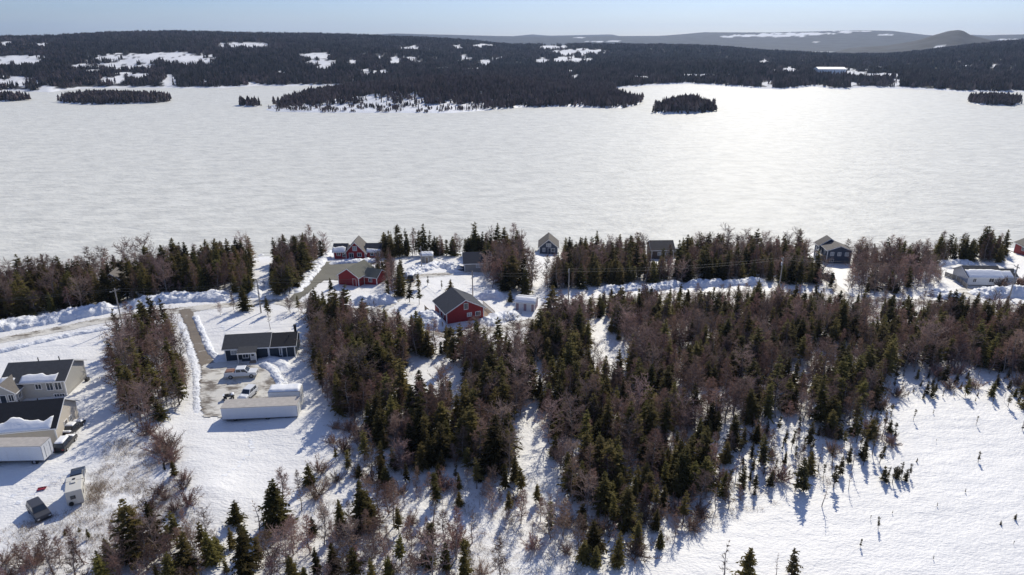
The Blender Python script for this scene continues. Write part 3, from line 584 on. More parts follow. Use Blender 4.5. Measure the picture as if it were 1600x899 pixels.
# U: mauve shed
r = house('shed', 'mauve shed with snow covered roof right of the red house', 820, 486, -14, 'shed')
c = (-2.4, 2.4, 0, 3.8); block(r, *c, 2.1, .9, 'x', 'siding_mauve', 'roof_grey', o=.25); roof_snow(r, -2.4, 2.4, 0, 1.9, 2.1, .9, 'x', .95, 3, o=.25, thick=.3, amp=.05); roof_snow(r, -2.4, 2.4, 3.8, 1.9, 2.1, .9, 'x', .95, 3, o=.25, thick=.3, amp=.05)
door(r, c, 'F', -.9, 1.0, 1.85, 'siding_white', lite=False); door(r, c, 'F', 1.0, 1.0, 1.85, 'siding_white', lite=False); window(r, c, 'L', 1.9, .9, .7, .7)
# V: cottage roof hidden left
r = house('cottage', 'taupe roofed cottage peeking above the left shore trees', 178, 458, 10, foot=[(-3, 0), (3, 0)])
c = (-3.2, 3.2, 0, 7); block(r, *c, 2.8, 2.6, 'y', 'siding_brown', 'roof_taupe', o=.4); window(r, c, 'F', 0, 2.9, 1, 1); window(r, c, 'F', -1.6, 1.2, 1, 1); door(r, c, 'F', 1.2, .9, 2, 'siding_brown')
# small sheds
def shed(label, px, py, yaw, W, D, H, wall, snow=.3, dr='weathered_wood'):
    r = house('shed', label, px, py, yaw, 'shed'); c = (-W/2, W/2, 0, D); block(r, *c, H, .55, 'x', wall, 'roof_grey', o=.2, corners=False)
    for a in (0, D): roof_snow(r, -W/2, W/2, a, D/2, H, .55, 'x', .95, 3, o=.2, thick=snow, amp=.04)
    door(r, c, 'F', 0, .8, 1.75, dr, lite=False); return r
shed('grey garden shed with snowy roof behind the utility pole', 667, 411, 4, 3.6, 2.8, 2.3, 'siding_taupe')
shed('orange hut with domed snow roof beside the brown cottage', 1056, 402, -4, 1.9, 1.8, 1.9, 'siding_orange', .6)
shed('tiny brown shed with snowy roof left of the slate blue cottage', 832, 388, 0, 2.4, 2, 1.7, 'siding_brown', .35)
# far warehouse
x_, y_ = at_z(1299, 120, 6); r = empty('warehouse', (x_, y_, float(far(x_, y_))-.5), -6, 'long white warehouse in a snowy clearing across the lake', 'warehouse')
block(r, -23, 23, 0, 26, 9, 3, 'x', 'metal_white', 'siding_white', o=.6, base=-4, corners=False)
for u in (-15, -5, 5, 15): door(r, (-23, 23, 0, 26), 'F', u, 4, 5, 'siding_grey', lite=False)

# fences and walls
def fence(label, px_path, h, m='weathered_wood'):
    w = [ground(*q) for q in px_path]; r = empty('fence', w[0], 0, label, 'fence'); o = Vector(w[0])
    for i in range(len(w)-1):
        a = Vector(w[i])-o; b = Vector(w[i+1])-o; d = b-a; L = d.length; n = max(2, int(L/2)); ang = math.atan2(d.y, d.x)
        for k in range(n+1):
            p = a+d*(k/n); MB().box(-.06, .06, -.06, .06, -.6, h+.1).build('post', m, r); q = r.children[-1] if False else bpy.data.objects[COL.objects[-1].name]; q.location = p; q.rotation_euler.z = ang
        for j in range(int(h/.26)):
            mb = MB(); nrm = Vector((-math.sin(ang), math.cos(ang), 0))*.075
            s = [a+nrm+Vector((0, 0, .05+j*.26)), b+nrm+Vector((0, 0, .05+j*.26))]; u = Vector((0, 0, .235)); t = nrm.normalized()*.03
            mb.add([s[0], s[1], s[1]+u, s[0]+u, s[0]+t, s[1]+t, s[1]+u+t, s[0]+u+t], [(0, 1, 2, 3), (7, 6, 5, 4), (0, 4, 5, 1), (1, 5, 6, 2), (2, 6, 7, 3), (3, 7, 4, 0)]); mb.build('plank', m, r)
    return r
fence('plank fence left of the barn red house', [(664, 486), (692, 513)], 1.4)
fence('white board fence left of the white bungalow', [(1476, 432), (1493, 438), (1510, 452)], 1.3, 'siding_taupe')

# ------------------------------------------------------------------ vehicles
def wheels(r, xs_, hw, rad, w=.22):
    for x in xs_:
        for s in (-1, 1):
            y0, y1 = sorted((s*(hw-w+.02), s*(hw+.02)))
            t = MB().tube((x, y0, rad), (x, y1, rad), rad, n=16).build('wheel', 'rubber', r); MB().tube((x, s*(hw+.005), rad), (x, s*(hw+.035), rad), rad*.58, n=10).build('rim', 'chrome', t)
def cabin(r, xa, xb, xc, xd, z0, z1, hw, hwt, paint, name='cabin'):
    """xa,xb: bottom rear/front ; xc,xd: top rear/front"""
    v = [(xa, -hw, z0), (xb, -hw, z0), (xb, hw, z0), (xa, hw, z0), (xc, -hwt, z1), (xd, -hwt, z1), (xd, hwt, z1), (xc, hwt, z1)]
    f = [(0, 3, 2, 1), (4, 5, 6, 7), (0, 1, 5, 4), (1, 2, 6, 5), (2, 3, 7, 6), (3, 0, 4, 7)]
    cb = MB().add(v, f).build(name, paint, r, bevel=.05)
    V = [Vector(p) for p in v]
    def glass(nm, q, sx0, sx1, sy0, sy1):
        a, b, c, d = [V[i] for i in q]; P = lambda s, t: (a*(1-s)+b*s)*(1-t)+(d*(1-s)+c*s)*t
        nrm = (b-a).cross(d-a).normalized()*.012; pts = [P(sx0, sy0), P(sx1, sy0), P(sx1, sy1), P(sx0, sy1)]
        MB().add([p+nrm for p in pts]+[p-nrm*2 for p in pts], [(0, 1, 2, 3), (7, 6, 5, 4), (0, 4, 5, 1), (1, 5, 6, 2), (2, 6, 7, 3), (3, 7, 4, 0)]).build(nm, 'glass', cb)
    glass('windshield', (1, 2, 6, 5), .07, .93, .12, .9); glass('rear_window', (3, 0, 4, 7), .08, .92, .2, .88)
    for q in ((0, 1, 5, 4), (2, 3, 7, 6)):
        glass('side_window', q, .08, .47, .18, .86); glass('side_window', q, .52, .92, .18, .86)
    return cb
def snow_slab(r, x0, x1, hw, z, t, slope=0):
    nx, ny = 12, 9; U, S = np.meshgrid(np.linspace(x0, x1, nx), np.linspace(-hw, hw, ny)); E = np.minimum(1, np.minimum(hw-np.abs(S), np.minimum(U-x0, x1-U))/.18)
    Z = z+slope*(U-x0)+np.sqrt(np.clip(E, 0, 1))*t*(1+.3*fbm(U*1.5, S*1.5, 8, 2)); link('snow_cover', np_mesh('snow_cover', np.stack([U, S, Z], -1).reshape(-1, 3), grid_faces(nx, ny), True), 'snow_roof', r)
def lamps(r, xf, xr, hw, z):
    for s in (-1, 1):
        y0, y1 = sorted((s*(hw-.38), s*(hw-.1))); MB().box(xf-.05, xf+.02, y0, y1, z, z+.14).build('headlight', 'lamp_lens', r); MB().box(xr-.02, xr+.05, y0, y1, z+.05, z+.22).build('tail_light', 'tail_lens', r)
def heading(p, q):
    a = ground(*p); b = ground(*q); return math.degrees(math.atan2(b[1]-a[1], b[0]-a[0]))
def car(label, px, py, head, paint, kind='car', snow=(), L=4.5, cat='car', name='parked_car', group=None, sink=.0):
    g = ground(px, py); r = empty(name, (g[0], g[1], g[2]+.06-sink), head, label, cat, group); hw = .9; h = L/2
    if kind == 'suv':
        MB().prism([(-h, .35), (h, .35), (h, .75), (h-.15, .95), (h-1.15, 1.05), (-h+.05, 1.08), (-h, .8)], 'y', -hw, hw).build('body', paint, r, bevel=.06); cabin(r, -h+.06, h-1.15, -h+.3, h-1.85, 1.02, 1.72, hw-.04, hw-.2, paint); zt = 1.72; rt = (-h+.35, h-1.9)
    else:
        MB().prism([(-h, .32), (h, .32), (h, .68), (h-.15, .82), (h-1.2, .95), (-h+.75, .98), (-h+.05, .92), (-h, .7)], 'y', -hw, hw).build('body', paint, r, bevel=.06); cabin(r, -h+.5, h-1.15, -h+1.15, h-1.95, .93, 1.45, hw-.05, hw-.22, paint); zt = 1.45; rt = (-h+1.2, h-2.0)
    wheels(r, (-h+.85, h-.9), hw, .34); lamps(r, h, -h, hw, .6); MB().box(h-.02, h+.06, -hw+.15, hw-.15, .33, .52).build('bumper', 'metal_dark', r); MB().box(-h-.06, -h+.02, -hw+.15, hw-.15, .33, .52).build('bumper', 'metal_dark', r)
    if 'roof' in snow: snow_slab(r, rt[0], rt[1], hw-.22, zt-.01, .2)
    if 'hood' in snow: snow_slab(r, h-1.15, h-.15, hw-.1, (1.0 if kind == 'suv' else .92), .2, -.1)
    if 'trunk' in snow: snow_slab(r, -h+.05, -h+.6, hw-.12, (1.06 if kind == 'suv' else .96), .2)
    return r
def pickup(label, px, py, head, paint, cargo=True):
    g = ground(px, py); r = empty('pickup_truck', (g[0], g[1], g[2]+.1), head, label, 'pickup truck'); hw = .98; h = 2.95
    MB().prism([(-h, .5), (h, .5), (h, .95), (h-.1, 1.12), (1.35, 1.22), (1.35, 1.2), (-.85, 1.2), (-h, 1.2)], 'y', -hw, hw).build('body', paint, r, bevel=.05)
    cabin(r, -.95, 1.6, -.8, .85, 1.17, 1.92, hw-.04, hw-.18, paint)
    bd = MB().box(-h+.08, -1.0, -hw+.09, hw-.09, 1.21, 1.26).build('bed_floor', 'cargo_brown', r)
    for y in (-hw+.0, hw-.08): MB().box(-h+.02, -.98, y, y+.08, 1.205, 1.36).build('bed_rail', paint, r)
    MB().box(-h-.01, -h+.06, -hw+.1, hw-.1, .75, 1.355).build('tailgate', paint, r)
    if cargo: MB().box(-h+.2, -1.4, -.7, .7, 1.262, 1.5).build('cargo', 'cargo_brown', bd, bevel=.08)
    wheels(r, (-h+1.15, h-.95), hw, .41, .28); lamps(r, h, -h, hw, .85); MB().box(h-.02, h+.1, -hw+.05, hw-.05, .5, .72).build('bumper', 'chrome', r); MB().box(h-.0, h+.03, -.5, .5, .78, 1.02).build('grille', 'metal_dark', r); MB().box(-h-.1, -h+.02, -hw+.05, hw-.05, .5, .68).build('bumper', 'chrome', r)
    for s in (-1, 1): MB().box(1.15, 1.35, s*(hw+.12)-.08, s*(hw+.12)+.08, 1.25, 1.45).build('mirror', 'metal_dark', r)
    return r
pickup('white crew cab pickup in the yard before the navy bungalow', 378, 589, 8, 'paint_white')
car('white hatchback parked behind the long storage trailer', 388, 621, -100, 'paint_white', 'suv', ('hood',), L=4.1)
def atv(label, px, py, head):
    g = ground(px, py); r = empty('quad_bike', (g[0], g[1], g[2]+.08), head, label, 'quad bike')
    MB().prism([(-.85, .45), (.85, .45), (.9, .75), (.35, .95), (.1, .8), (-.6, .85), (-.9, .75)], 'y', -.28, .28).build('body', 'paint_charcoal', r, bevel=.05)
    MB().box(-.65, .05, -.2, .2, .86, .98).build('seat', 'rubber', r, bevel=.04); MB().tube((.25, -.4, 1.12), (.25, .4, 1.12), .025).build('handlebar', 'metal_dark', r); MB().tube((.4, 0, .85), (.25, 0, 1.12), .03).build('steering_column', 'metal_dark', r)
    MB().box(.42, .95, -.45, .45, .9, .94).build('front_rack', 'paint_white', r); MB().box(-.98, -.62, -.42, .42, .9, .94).build('rear_rack', 'paint_white', r)
    for x in (-.6, .62):
        for s in (-1, 1):
            y0, y1 = sorted((s*.33, s*.58)); t = MB().tube((x, y0, .3), (x, y1, .3), .31, n=14).build('wheel', 'rubber', r); MB().tube((x, s*.585, .3), (x, s*.6, .3), .14, n=8).build('rim', 'chrome', t)
    snow_slab(r, .45, .92, .42, .945, .15); return r
atv('dark quad bike with white racks beside the long storage trailer', 358, 624, 20)
car('snow topped dark car parked close beside the beige garage', 103, 697, heading((96, 703), (112, 685)), 'paint_black', 'suv', ('roof', 'hood'), sink=.15)
car('snow topped dark car behind another one at the garage wall', 115, 672, heading((106, 678), (124, 660)), 'paint_black', 'car', ('roof', 'hood', 'trunk'), sink=.15)
car('dark car half free of snow at the lower left', 62, 803, heading((50, 786), (72, 812)), 'paint_charcoal', 'suv', ('trunk',), L=4.4, sink=.2)
car('dark blue car just ahead of the white camper van', 122, 747, heading((118, 760), (121, 735)), 'paint_blue', 'car', ('trunk',), L=4.2, sink=.25)
car('small car on the lane below the grey house', 645, 437, 80, 'paint_charcoal', 'suv', ('roof',), L=4.3)
car('dark car on the lane below the slate blue two storey house', 1293, 436, 95, 'paint_charcoal', 'suv', ('roof',), L=4.4)
g = ground(121, 778); r = empty('camper_van', (g[0], g[1], g[2]-.1), heading((120, 790), (123, 745)), 'white camper van standing in the field at the lower left', 'camper van'); r.scale = (.88, .88, .9)
MB().prism([(-2.4, .5), (2.2, .5), (2.2, 1.3), (2.5, 2.0), (2.3, 2.75), (1.9, 2.95), (-2.4, 2.9)], 'y', -1.15, 1.15).build('body', 'paint_cream', r, bevel=.1)
cb = MB().prism([(2.21, .45), (3.5, .45), (3.5, 1.0), (2.9, 1.15), (2.45, 1.75), (2.21, 1.75)], 'y', -.95, .95).build('cab', 'paint_cream', r, bevel=.06)
MB().prism([(2.95, 1.13), (2.48, 1.72), (2.51, 1.75), (2.98, 1.16)], 'y', -.82, .82).build('windshield', 'glass', cb)
wf = MB().box(-2.44, -2.41, -.15, .55, 1.5, 2.1).build('rear_window', 'metal_dark', r); MB().box(-2.46, -2.442, -.08, .48, 1.57, 2.03).build('pane', 'glass', wf)
for s in (-1, 1):
    for x in (-1.2, .8): wf = MB().box(x-.4, x+.4, *sorted((s*1.155, s*1.175)), 1.55, 2.1).build('side_window', 'metal_dark', r); MB().box(x-.35, x+.35, *sorted((s*1.176, s*1.19)), 1.6, 2.05).build('pane', 'glass', wf)
wheels(r, (-1.4, 2.8), 1.0, .38, .26); MB().box(-.2, .5, -.3, .4, 2.96, 3.1).build('roof_vent', 'paint_cream', r, bevel=.03); MB().box(.9, 1.25, -.2, .2, 2.97, 3.03).build('roof_hatch', 'metal_dark', r)
MB().tube((-2.42, .6, .78), (-2.6, .6, .78), .34, n=14).build('spare_wheel', 'rubber', r); MB().tube((.6, -1.3, 2.9), (.6, 1.5, 2.9), .05).build('awning_tube', 'metal_dark', r)
g = ground(65, 765); r = empty('sled', (g[0], g[1], g[2]+.02), 20, 'small red plastic sled lying on the snow', 'sled'); r.scale = (.8, .8, .8)
MB().prism([(-.7, .05), (.6, .05), (.85, .3), (.8, .33), (.55, .11), (-.66, .11)], 'y', -.35, .35).build('sled_pan', 'plastic_red', r, bevel=.02)
for s in (-1, 1): MB().box(-.65, .6, *sorted((s*.36, s*.41)), .1, .26).build('side_rim', 'plastic_red', r)
MB().tube((.8, 0, .3), (1.3, .3, .08), .015).build('tow_rope', 'metal_dark', r)
# round pool filled with snow
g = ground(718, 424); r = empty('round_pool', g, 0, 'dark round pool full of snow beside the small grey house', 'pool')
N = 28; mb = MB(); ring = lambda rr, z: [(rr*math.cos(2*math.pi*k/N), rr*math.sin(2*math.pi*k/N), z) for k in range(N)]
mb.add(ring(1.55, -.5)+ring(1.55, 1.1)+ring(1.45, 1.1)+ring(1.45, -.5), [(j*N+i, j*N+(i+1) % N, (j+1)*N+(i+1) % N, (j+1)*N+i) for j in range(3) for i in range(N)]); mb.build('pool_wall', 'paint_blue', r)
mb = MB(); mb.add([(0, 0, .8)]+ring(1.0, .72)+ring(1.44, .5), [(0, 1+i, 1+(i+1) % N) for i in range(N)]+[(1+i, 1+N+i, 1+N+(i+1) % N, 1+(i+1) % N) for i in range(N)]); mb.build('snow_fill', 'snow_roof', r, smooth_=True)

# ------------------------------------------------------------------ utility poles and wires
def pole(label, px, py, h, arm_yaw, arms=1):
    g = ground(px, py); r = empty('utility_pole', g, arm_yaw, label, 'utility pole', 'utility poles along the road'); MB().tube((0, 0, -.8), (0, 0, h), .17, .12, 10).build('pole', 'pole_wood', r)
    a = MB().box(-1.1, 1.1, .13, .25, h-.75, h-.61).build('crossarm', 'pole_wood', r)
    for x in (-1, -.35, .35, 1): MB().tube((x, .19, h-.607), (x, .19, h-.42), .06, .05, 8).build('insulator', 'porcelain', a)
    if arms > 1: MB().tube((.42, 0, h-2.4), (.42, 0, h-1.5), .24, n=12).build('transformer', 'metal_white', r); MB().tube((.1, 0, h-1.9), (.2, 0, h-1.9), .05).build('bracket', 'metal_dark', r)
    c, s = math.cos(R_(arm_yaw)), math.sin(R_(arm_yaw))
    return [Vector((g[0]+x*c-.19*s, g[1]+x*s+.19*c, g[2]+h-.42)) for x in (-1, 1)]
P = [pole('utility pole between the left road and the narrow tree strip', 191, 508, 9, 60), pole('utility pole carrying wires left of the navy bungalow clearing', 408, 489, 8.5, 70, 2),
     pole('utility pole standing right behind the barn red house', 739, 474, 8.5, 80, 1), pole('pale pole among bare trees left of the central snow banks', 888, 470, 8.5, 85, 1),
     pole('utility pole with long crossarm above the central wood', 1217, 452, 8.8, 80, 2), pole('utility pole before the white bungalow', 1577, 466, 9, 85, 2), pole('slim pole left of the grey garden shed', 659, 421, 7, 85, 1)]
def wire(label, a, b, sag=.9):
    n = 18; pts = [a.lerp(b, k/n)-Vector((0, 0, sag*4*(k/n)*(1-k/n))) for k in range(n+1)]; mb = MB()
    for k in range(n): mb.tube(pts[k]-pts[0], pts[k+1]-pts[0], .028, n=4)
    o = mb.build('power_line', 'wire'); o.location = pts[0]; return tag(o, label, 'wire', 'power lines')
spans = [(0, 1, 'over the left road to the clearing pole'), (1, 2, 'from the clearing pole to the barn red house'), (2, 3, 'from the barn red house to the pale pole'), (3, 4, 'over the central wood to the crossarm pole'), (4, 5, 'from the crossarm pole to the white bungalow'), (2, 6, 'from the barn red house up to the garden shed pole')]
for i, j, s in spans:
    for k, nm in ((0, 'first'), (1, 'second')): wire(f'{"left" if k == 0 else "right"} of the paired wires {s}', P[i][k], P[j][k])
edge = Vector((-190, P[0][0].y-22, P[0][0].z))
for k in (0, 1): wire(f'{"left" if k == 0 else "right"} wire running off the left edge', edge+Vector((k*1.5, k, 0)), P[0][k])

# ------------------------------------------------------------------ trees: meshes
def tri_mesh(name, tris, m):
    v = np.asarray(tris, np.float32).reshape(-1, 3); f = np.arange(len(v)).reshape(-1, 3); me = np_mesh(name, v, f); me.materials.append(MATS[m]); return me
def limb_tris(p0, p1, r0, r1, n=5):
    p0 = np.array(p0, float); p1 = np.array(p1, float); d = p1-p0; d /= np.linalg.norm(d)+1e-9
    a = np.cross(d, [0.31, .9, .2]); a /= np.linalg.norm(a); b = np.cross(d, a); out = []
    c = [(math.cos(2*math.pi*k/n), math.sin(2*math.pi*k/n)) for k in range(n)]
    A = [p0+r0*(x*a+y*b) for x, y in c]; B = [p1+r1*(x*a+y*b) for x, y in c]
    for k in range(n):
        j = (k+1) % n; out += [[A[k], A[j], B[j]], [A[k], B[j], B[k]]]
    return out
def blade(p, d, L, w, up, rg):
    """narrow two-triangle spray of needles"""
    q = p+d*L; s = np.cross(d, up); s /= np.linalg.norm(s)+1e-9; m_ = p+d*L*.45+up*L*.03
    return [[p, m_+s*w/2, q], [p, q, m_-s*w/2]]
def make_spruce(seed, h=7., spread=.21, low=.08, gap=.1, club=0., lean=.0):
    rg = np.random.default_rng(seed); T = []; C = []; bx, by = rg.normal(0, lean, 2)
    ax = lambda z: np.array([bx*(z/h)**2*h, by*(z/h)**2*h, z])
    zz = np.linspace(-.4, h, 6)
    for i in range(5): T += limb_tris(ax(max(zz[i], 0))*[1, 1, 0]+[0, 0, zz[i]], ax(max(zz[i+1], 0))*[1, 1, 0]+[0, 0, zz[i+1]], (.028+.0115*h)*(1-i/5.2), (.028+.0115*h)*(1-(i+1)/5.2), 6)
    z = h*low; side = rg.uniform(0, 6.28)
    while z < h*.985:
        t = z/h; prof = (1-t)**.85*min(1, .45+t*3.2); 
        if club: prof = prof*(1-club)+club*.55*math.exp(-((t-.86)/.1)**2)
        Lw = h*spread*prof*rg.uniform(.75, 1.2)+.1; nb = int(rg.integers(6, 10)) if Lw > .4 else 5; a0 = rg.uniform(0, 6.28)
        for k in range(nb):
            if rg.random() < gap: continue
            a = a0+6.283*k/nb+rg.normal(0, .2); L = Lw*rg.uniform(.6, 1.2)*(1+.22*math.cos(a-side)); dr = rg.uniform(-.45, .02)+.5*t
            d = np.array([math.cos(a), math.sin(a), dr]); d /= np.linalg.norm(d); p = ax(z)+[0, 0, rg.uniform(-.1, .1)]
            C += blade(p, d, L, .26*L+.16, np.array([0, 0, 1.]), rg); C += blade(p-[0, 0, .04], d, L*.9, .2*L+.12, np.cross(d, [0, 0, 1.])+.001, rg)
            for s in np.linspace(.3, .95, 4):
                q = p+d*L*s; off = rg.choice([-1, 1]); sd = d*.6+off*np.array([-math.sin(a), math.cos(a), 0])*rg.uniform(.5, .9)+[0, 0, rg.uniform(-.55, .15)]; sd /= np.linalg.norm(sd)
                C += blade(q, sd, L*rg.uniform(.25, .45)+.08, .14+.07*L, np.array([0, 0, 1.])+rg.normal(0, .5, 3), rg)
        z += h*.03*rg.uniform(.7, 1.3)+.02
    C += blade(ax(h*.93), np.array([0, 0, 1.]), h*.09, .16, np.array([1., 0, 0]), rg); C += blade(ax(h*.93), np.array([0, 0, 1.]), h*.09, .16, np.array([0, 1., 0]), rg)
    return tri_mesh('spruce_trunk', T, 'bark'), C
def make_bare(seed, h=6.5, spread=.3, form='cone', twig='larch_twigs', ntw=1.0, bark='grey_bark', low=.15):
    rg = np.random.default_rng(seed); T = []; C = []; lean = rg.normal(0, .04, 2)
    ax = lambda z: np.array([lean[0]*z+.12*math.sin(z*.9+seed), lean[1]*z+.12*math.cos(z*.8+seed), z]); r0 = .03+.011*h
    zz = np.linspace(-.4, h*.97, 8)
    for i in range(7): T += limb_tris(ax(zz[i]), ax(zz[i+1]), r0*(1-i/7.4), r0*(1-(i+1)/7.4), 6)
    nb = int(34*ntw) if form == 'cone' else int(26*ntw)
    for k in range(nb):
        t = low+(1-low)*(k+rg.random())/nb*.97; z = t*h; a = k*2.4+rg.normal(0, .4)
        if form == 'cone': L = h*spread*((1-t)**.8*min(1, .5+t*2)+.06)*rg.uniform(.6, 1.2); el = rg.uniform(-.1, .5)+.3*t
        else: L = h*spread*(math.sqrt(max(.05, 1-((t-.5)/.56)**2)))*rg.uniform(.6, 1.15); el = rg.uniform(.3, 1.1)
        d = np.array([math.cos(a)*math.cos(el), math.sin(a)*math.cos(el), math.sin(el)]); p = ax(z); q = p+d*L
        T += limb_tris(p, q, max(.05*(1-t)*h/6, .018), .008, 3)
        for s in np.linspace(.22, 1, int(7+L*3)):
            b = p+d*L*s+[0, 0, .05*L*s]
            for _ in range(2):
                sd = d*rg.uniform(.3, .9)+rg.normal(0, .6, 3)+[0, 0, .25]; sd /= np.linalg.norm(sd); l2 = (.28+.22*L)*rg.uniform(.6, 1.3); e = b+sd*l2
                if rg.random() < .45: continue
                w = .028; up = rg.normal(0, 1, 3); sv = np.cross(sd, up); sv /= np.linalg.norm(sv)+1e-9
                C.append([b-sv*w, b+sv*w, e])
                for s3 in (.45, .85):
                    c3 = b+sd*l2*s3; d3 = sd*.6+rg.normal(0, .6, 3)+[0, 0, .15]; d3 /= np.linalg.norm(d3); sv = np.cross(d3, rg.normal(0, 1, 3)); sv /= np.linalg.norm(sv)+1e-9
                    C.append([c3-sv*.026, c3+sv*.026, c3+d3*rg.uniform(.25, .5)])
    return tri_mesh('bare_trunk', T, bark), C
def make_shrub(seed, h=2.4, n=34, twig='alder_twigs', w=.026):
    rg = np.random.default_rng(seed); T = []; C = []
    for k in range(n):
        a = rg.uniform(0, 6.28); el = rg.uniform(.6, 1.45); d = np.array([math.cos(a)*math.cos(el), math.sin(a)*math.cos(el), math.sin(el)]); L = h*rg.uniform(.55, 1.05); p = np.array([rg.normal(0, .2), rg.normal(0, .2), -.15]); T += limb_tris(p, p+d*L, .022, .006, 3)
        for s in np.linspace(.3, 1, 9):
            b = p+d*L*s
            for _ in range(3):
                sd = d*.5+rg.normal(0, .55, 3)+[0, 0, .2]; sd /= np.linalg.norm(sd); sv = np.cross(sd, rg.normal(0, 1, 3)); sv /= np.linalg.norm(sv)+1e-9; C.append([b-sv*w, b+sv*w, b+sd*rg.uniform(.25, .6)])
    return tri_mesh('shrub_stems', T, 'grey_bark'), C
VAR = {}
def reg(key, lst): VAR[key] = lst
S = []
for sd, kw in enumerate([dict(spread=.22, gap=.2), dict(spread=.27, gap=.28), dict(spread=.19, gap=.2), dict(spread=.25, club=.35, gap=.35, low=.16), dict(spread=.3, gap=.25, low=.03), dict(spread=.22, gap=.36, low=.25, lean=.03), dict(spread=.25, gap=.22, low=.05), dict(spread=.28, gap=.4, low=.3, club=.2), dict(spread=.33, gap=.3, low=.08, lean=.02), dict(spread=.2, gap=.45, low=.35, lean=.03)]):
    t, c = make_spruce(100+sd, **kw); S.append((t, tri_mesh('spruce_crown', c, 'spruce_needles'), 7.))
reg('spruce', S); S = []
for sd, kw in enumerate([dict(spread=.2, gap=.5, club=.5, low=.25), dict(spread=.19, gap=.55, club=.35, low=.3, lean=.02), dict(spread=.22, gap=.45, club=.15, low=.12), dict(spread=.2, gap=.6, club=.6, low=.4), dict(spread=.27, gap=.5, club=.2, low=.1, lean=.03)]):
    t, c = make_spruce(200+sd, h=5., **kw); S.append((t, tri_mesh('bog_crown', c, 'bog_needles'), 5.))
reg('bog', S); S = []
for sd, kw in enumerate([dict(spread=.24), dict(spread=.2, low=.1), dict(spread=.28, ntw=1.15), dict(spread=.22, low=.22)]):
    t, c = make_bare(300+sd, **kw); S.append((t, tri_mesh('larch_twigs', c, 'larch_twigs'), 6.5))
reg('larch', S); S = []
for sd, kw in enumerate([dict(spread=.33), dict(spread=.38, h=5.5), dict(spread=.3, h=6.5, ntw=1.2), dict(spread=.36, low=.1)]):
    h_ = kw.get('h', 6.0); kw['h'] = h_; t, c = make_bare(400+sd, form='round', twig='alder_twigs', **kw); S.append((t, tri_mesh('birch_twigs', c, 'alder_twigs'), h_))
reg('birch', S); S = []
for sd in range(3):
    t, c = make_shrub(500+sd); S.append((t, tri_mesh('shrub_twigs', c, 'larch_twigs'), 2.4))
reg('shrub', S); S = []
for sd, kw in enumerate([dict(spread=.13, ntw=.5, low=.35), dict(spread=.1, ntw=.4, low=.3)]):
    t, c = make_bare(600+sd, **kw); c = c[::3]; S.append((t, tri_mesh('snag_twigs', c, 'larch_twigs'), 6.5))
reg('snag', S)
# ------------------------------------------------------------------ trees: where they stand
TREES = []   # kind, x, y, height, region key, hand label
REG = {}     # region key -> phrase
taken = {}
def free(x, y, r):
    cx, cy = int(x//3), int(y//3)
    for i in (-1, 0, 1):
        for j in (-1, 0, 1):
            for a, b in taken.get((cx+i, cy+j), ()):
                if (a-x)**2+(b-y)**2 < r*r: return False
    return True
def take(x, y): taken.setdefault((int(x//3), int(y//3)), []).append((x, y))
NOGO = [[(640, 448), (662, 480), (690, 520), (700, 532), (760, 530), (848, 512), (848, 470), (800, 455), (770, 455), (735, 448)],
        [(1005, 385), (1062, 385), (1062, 424), (1005, 424)], [(815, 380), (880, 380), (880, 422), (850, 442), (815, 442)], [(1255, 385), (1336, 385), (1336, 448), (1312, 455), (1285, 440), (1262, 425)],
        [(1478, 408), (1610, 412), (1610, 432), (1540, 450), (1478, 470)], [(700, 404), (757, 404), (757, 430), (700, 440)], [(510, 385), (600, 385), (600, 408), (510, 412)], [(495, 405), (590, 405), (592, 452), (490, 470), (452, 470)],
        [(518, 440), (604, 440), (604, 486), (518, 488)], [(1570, 392), (1640, 392), (1640, 440), (1570, 440)], [(150, 438), (205, 438), (205, 464), (150, 466)], [(330, 490), (484, 490), (484, 660), (300, 660)], [(908, 505), (945, 495), (958, 530), (990, 545), (985, 590), (950, 600), (925, 570)], [(628, 560), (722, 553), (728, 628), (640, 636)],
        [(640, 405), (715, 405), (715, 432), (625, 460)], [(392, 402), (426, 402), (420, 470), (392, 470)], [(1565, 470), (1590, 470), (1590, 400), (1565, 400)], [(1595, 395), (1660, 395), (1660, 425), (1595, 425)]]
road_w = resample([ground(*q)[:2] for q in ROAD], 1.5)
